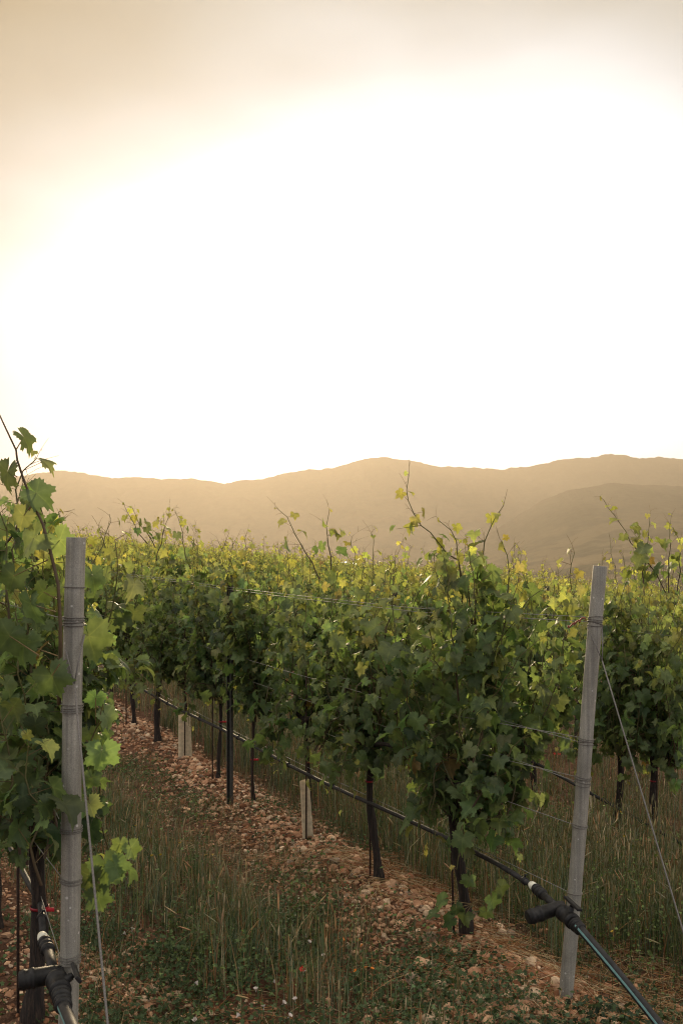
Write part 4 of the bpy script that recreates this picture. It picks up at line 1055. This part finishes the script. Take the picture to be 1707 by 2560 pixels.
stand(0.45, 2.15, -0.2, 12.0, 21000, 0.28, 0.58, 0.26, 7)
stand(1.0, 2.4, -0.8, 2.2, 6000, 0.30, 0.60, 0.30, 17, 1.0)
stand(2.75, 5.2, 0.5, 9.0, 9000, 0.25, 0.5, 0.26, 8)
stand(-1.9, -0.62, -0.6, 1.2, 1300, 0.15, 0.46, 0.45, 12, 1.0, 0.40)
stand(-3.6, -2.5, -0.2, 6.0, 4000, 0.1, 0.3, 0.34, 13)
# short tufts everywhere between the rows
def short(n, pa, pb, ta, tb, hm, seed, thr, dryf=0.3):
    p = r_.uniform(pa, pb, n); t = r_.uniform(ta, tb, n); k = fbm(p * 2.6, t * 2.6, seed) > thr; p, t = p[k], t[k]; n = len(p)
    isd = r_.random(n) < dryf
    for m, geo, pal in ((~isd, gr, GREEN * 0.85), (isd, dry, DRY * 0.8)):
        nn = int(m.sum()); c = pickc(pal, nn, r_); blades(geo, p[m], t[m], r_.uniform(.03, hm, nn), r_.uniform(.002, .005, nn), np.abs(r_.normal(.4, .4, nn)), c, c, r_, 3)
short(22000, -2.1, -0.2, -0.7, 6, 0.14, 31, 0.40); short(16000, 0.3, 2.6, -0.8, 6, 0.16, 32, 0.36); short(5000, -0.45, 0.45, -0.6, 8, 0.12, 33, 0.55, .4)
tag(gr.build('grass', M_GRASS), 'tall grey green wild grass with seed heads between the vine rows', 'grass', kind='stuff')
# fallen straw
def straw(n, pa, pb, ta, tb, seed, thr, lmin=.08, lmax=.28):
    p = r_.uniform(pa, pb, n); t = r_.uniform(ta, tb, n); k = fbm(p * 1.9, t * 1.9, seed) > thr; p, t = p[k], t[k]; n = len(p)
    X, Y = xy(p, t); a = r_.uniform(0, 2 * math.pi, n); L = r_.uniform(lmin, lmax, n); h = r_.uniform(.004, .03, n)
    x2, y2 = X + np.cos(a) * L, Y + np.sin(a) * L; p2, t2 = pt_of(x2, y2)
    A = np.stack([X, Y, ground(p, t) + h], -1); B = np.stack([x2, y2, ground(p2, t2) + h + r_.normal(0.008, .015, n)], -1)
    V, q = seg_prisms(A, B, .0016, .0012, 3); dry.add(V, q, np.repeat(pickc(DRY, n, r_), 6, 0))
straw(4500, -0.2, 1.4, -0.9, 2.5, 41, 0.42); straw(3500, -1.9, 0.3, -0.7, 5, 42, 0.45, .05, .2); straw(1800, 1.2, 3.0, -0.5, 5, 43, .45)
tag(dry.build('straw', M_STRAW), 'dry orange straw and withered stalks lying among the stones', 'straw', kind='stuff')
# low broad-leaved weeds
wd = Geo()
def weeds(n_pl, pa, pb, ta, tb, seed, thr, nl=16, rad=.09, sz=.024, hh=.07, col=(0.055, 0.085, 0.040)):
    p = r_.uniform(pa, pb, n_pl); t = r_.uniform(ta, tb, n_pl); k = fbm(p * 2.1, t * 2.1, seed) > thr; p, t = p[k], t[k]
    p = np.repeat(p, nl) + r_.normal(0, rad, len(p) * nl); t = np.repeat(t, nl) + r_.normal(0, rad, len(t) * nl); n = len(p)
    X, Y = xy(p, t); pos = np.stack([X, Y, ground(p, t) + np.abs(r_.normal(.4, .4, n)) * hh], -1)
    tip = norm(r_.normal(0, 1, (n, 3)) * [1, 1, .4]); nrm = norm(r_.normal(0, .55, (n, 3)) + [0, 0, 1.0])
    put_leaves(wd, pos, tip, nrm, sz * r_.uniform(.5, 1.4, n), np.array(col)[None] * np.exp(r_.normal(0, .35, (n, 1))), 'low', r_)
weeds(1700, -2.1, -0.15, -0.8, 1.6, 51, .38); weeds(700, -1.9, -0.3, 1.0, 6, 52, .44); weeds(900, 0.35, 2.5, -0.8, 4, 53, .40); weeds(130, -0.45, 0.25, -0.85, -0.15, 54, .40, 22, .07, .034, .05, (0.035, 0.055, 0.030))
weeds(600, -3.6, -2.4, -0.3, 4, 55, .36, 14, .1, .03, .08); weeds(120, -0.5, 0.4, 0.5, 5, 56, .5)
# upright bushy weeds among the grass
weeds(500, 0.6, 2.2, 0.0, 5, 57, .40, 30, .06, .02, .45, (0.085, 0.12, 0.04)); weeds(260, -1.7, -0.5, 0.2, 4.5, 58, .45, 26, .06, .022, .35, (0.075, 0.11, 0.042))
tag(wd.build('weed_cover', M_WEED), 'low dark green broad leaved weeds covering the soil between the rows', 'weeds', kind='stuff')

# ------------------------------------------------------------------ wild flowers
def bindweed():
    geo = Geo(); n = 10; an = np.linspace(0, 2 * math.pi, n, endpoint=False)
    prof = [(0.0, .002), (.010, .003), (.020, .009), (.024, .0135)]
    V = np.concatenate([np.stack([np.cos(an) * r * (1 + .08 * np.cos(5 * an)), np.sin(an) * r * (1 + .08 * np.cos(5 * an)), np.full(n, z)], -1) for z, r in prof])
    i = np.arange(3)[:, None] * n; j = np.arange(n)[None]; j2 = (j + 1) % n
    geo.add(V, np.stack([i + j, i + j2, i + n + j2, i + n + j], -1).reshape(-1, 4), (0.52, 0.45, 0.40)); return geo
def poppy(col, s):
    geo = Geo(); r0 = np.random.default_rng(4)
    for k in range(4):
        a = k * math.pi / 2; u = np.array([math.cos(a), math.sin(a), 0]); w = np.array([-u[1], u[0], 0]); V = []
        for (d, hw, z) in ((0, .15, 0), (.5, .6, .22), (.9, .62, .62), (1.1, .3, .85)):
            V += [u * d * s - w * hw * s + [0, 0, z * s], u * d * s * 1.05 + [0, 0, z * s * .85], u * d * s + w * hw * s + [0, 0, z * s]]
        q = [];
        for i in range(3):
            for j in range(2): q.append((i * 3 + j, i * 3 + j + 1, i * 3 + 4 + j, i * 3 + 3 + j))
        geo.add(V, np.array(q), np.array(col))
    return geo
fl = proto(bindweed(), 'white_flower', M_PETAL); pop = proto(poppy((0.65, 0.012, 0.02), .016), 'red_poppy', M_PETAL); mar = proto(poppy((0.62, 0.19, 0.02), .011), 'orange_flower', M_PETAL); yel = proto(poppy((0.5, 0.33, 0.03), .009), 'yellow_flower', M_PETAL)
def flower_at(src, u, v, h, label, cat, group):
    """stands where that sight line meets the ground"""
    y = 4.0
    for _ in range(30):
        x = (u - 853.5) / F * y; p, t = pt_of(x, y); z = float(ground(p, t)) + h; y = y * 0.5 + 0.5 * (CAM_Z - z) * F / (v - 1360)
    o = src.copy(); COL.objects.link(o); o.scale = (0.8, 0.8, 0.8); o.location = (x, y, z); o.rotation_euler = (r_.normal(.5, .4), r_.normal(0, .4), r_.uniform(0, 6))
    st_ = Geo(); A = np.array([[0, 0, 0.0]]); V, q = seg_prisms(np.array([[x, y, z - h - .02]]), np.array([[x, y, z]]), .0012, .0009, 3)
    wd2.add(V, q, (0.06, 0.085, 0.03))
    return tag(o, label, cat, group)
wd2 = Geo()
for (u, v) in [(607, 2420), (757, 2435), (660, 2525), (705, 2512), (738, 2505), (765, 2350), (770, 2360), (555, 2350), (305, 2337), (330, 2330), (495, 2465), (487, 2555), (590, 2545), (690, 2460), (810, 2395), (640, 2480), (720, 2545), (575, 2290)]:
    flower_at(fl, u, v, .06, 'small white trumpet flower in the low weeds at the bottom', 'flower', 'white flowers in the low weeds')
flower_at(pop, 757, 2424, .10, 'red poppy in the low weeds at the bottom centre', 'flower', 'red poppies')
flower_at(pop, 1385, 1885, .25, 'red poppy beyond the middle row, just left of the right grey post', 'flower', 'red poppies')
flower_at(pop, 1397, 1887, .25, 'red poppy beyond the middle row, the nearer of two beside the right post', 'flower', 'red poppies')
for (u, v) in [(888, 2428), (915, 2420), (930, 2423), (905, 2365), (900, 2350), (858, 2350)]:
    flower_at(mar, u, v, .08, 'small orange flower in the grass at the lower centre', 'flower', 'orange flowers at the lower centre')
for (u, v) in [(340, 2065), (380, 2140), (402, 2138), (450, 2108), (515, 2140), (530, 2138), (1560, 2090), (1485, 2095), (1490, 2105), (1550, 2030), (1400, 2010), (1530, 2330), (1380, 2040), (1420, 2120), (1345, 2000)]:
    flower_at(yel, u, v, .3, 'small yellow flower standing in the tall grass', 'flower', 'yellow flowers in the tall grass')
tag(wd2.build('flower_stalks', M_GRASS), 'thin green stalks carrying the wild flowers in the grass', 'stalks', kind='stuff')

# ------------------------------------------------------------------ haze
def haze_box():
    x0, x1, y0, y1, z0, z1 = -11000, 11000, -400, 9000, -120, 620
    V = [(x, y, z) for x in (x0, x1) for y in (y0, y1) for z in (z0, z1)]
    geo = Geo(); geo.add(V, np.array([[0, 1, 3, 2], [4, 6, 7, 5], [0, 4, 5, 1], [2, 3, 7, 6], [0, 2, 6, 4], [1, 5, 7, 3]]))
    m = bpy.data.materials.new('warm_haze'); m.use_nodes = True; nt = m.node_tree; nt.nodes.clear()
    v = N(nt, 'ShaderNodeVolumePrincipled', {'Color': (0.50, 0.445, 0.375, 1), 'Density': 0.000155, 'Anisotropy': 0.54})
    o = N(nt, 'ShaderNodeOutputMaterial'); nt.links.new(v.outputs[0], o.inputs['Volume'])
    return tag(geo.build('haze', m, smooth=False), 'warm evening haze in the air before the hills', 'haze', kind='stuff')
haze_box()
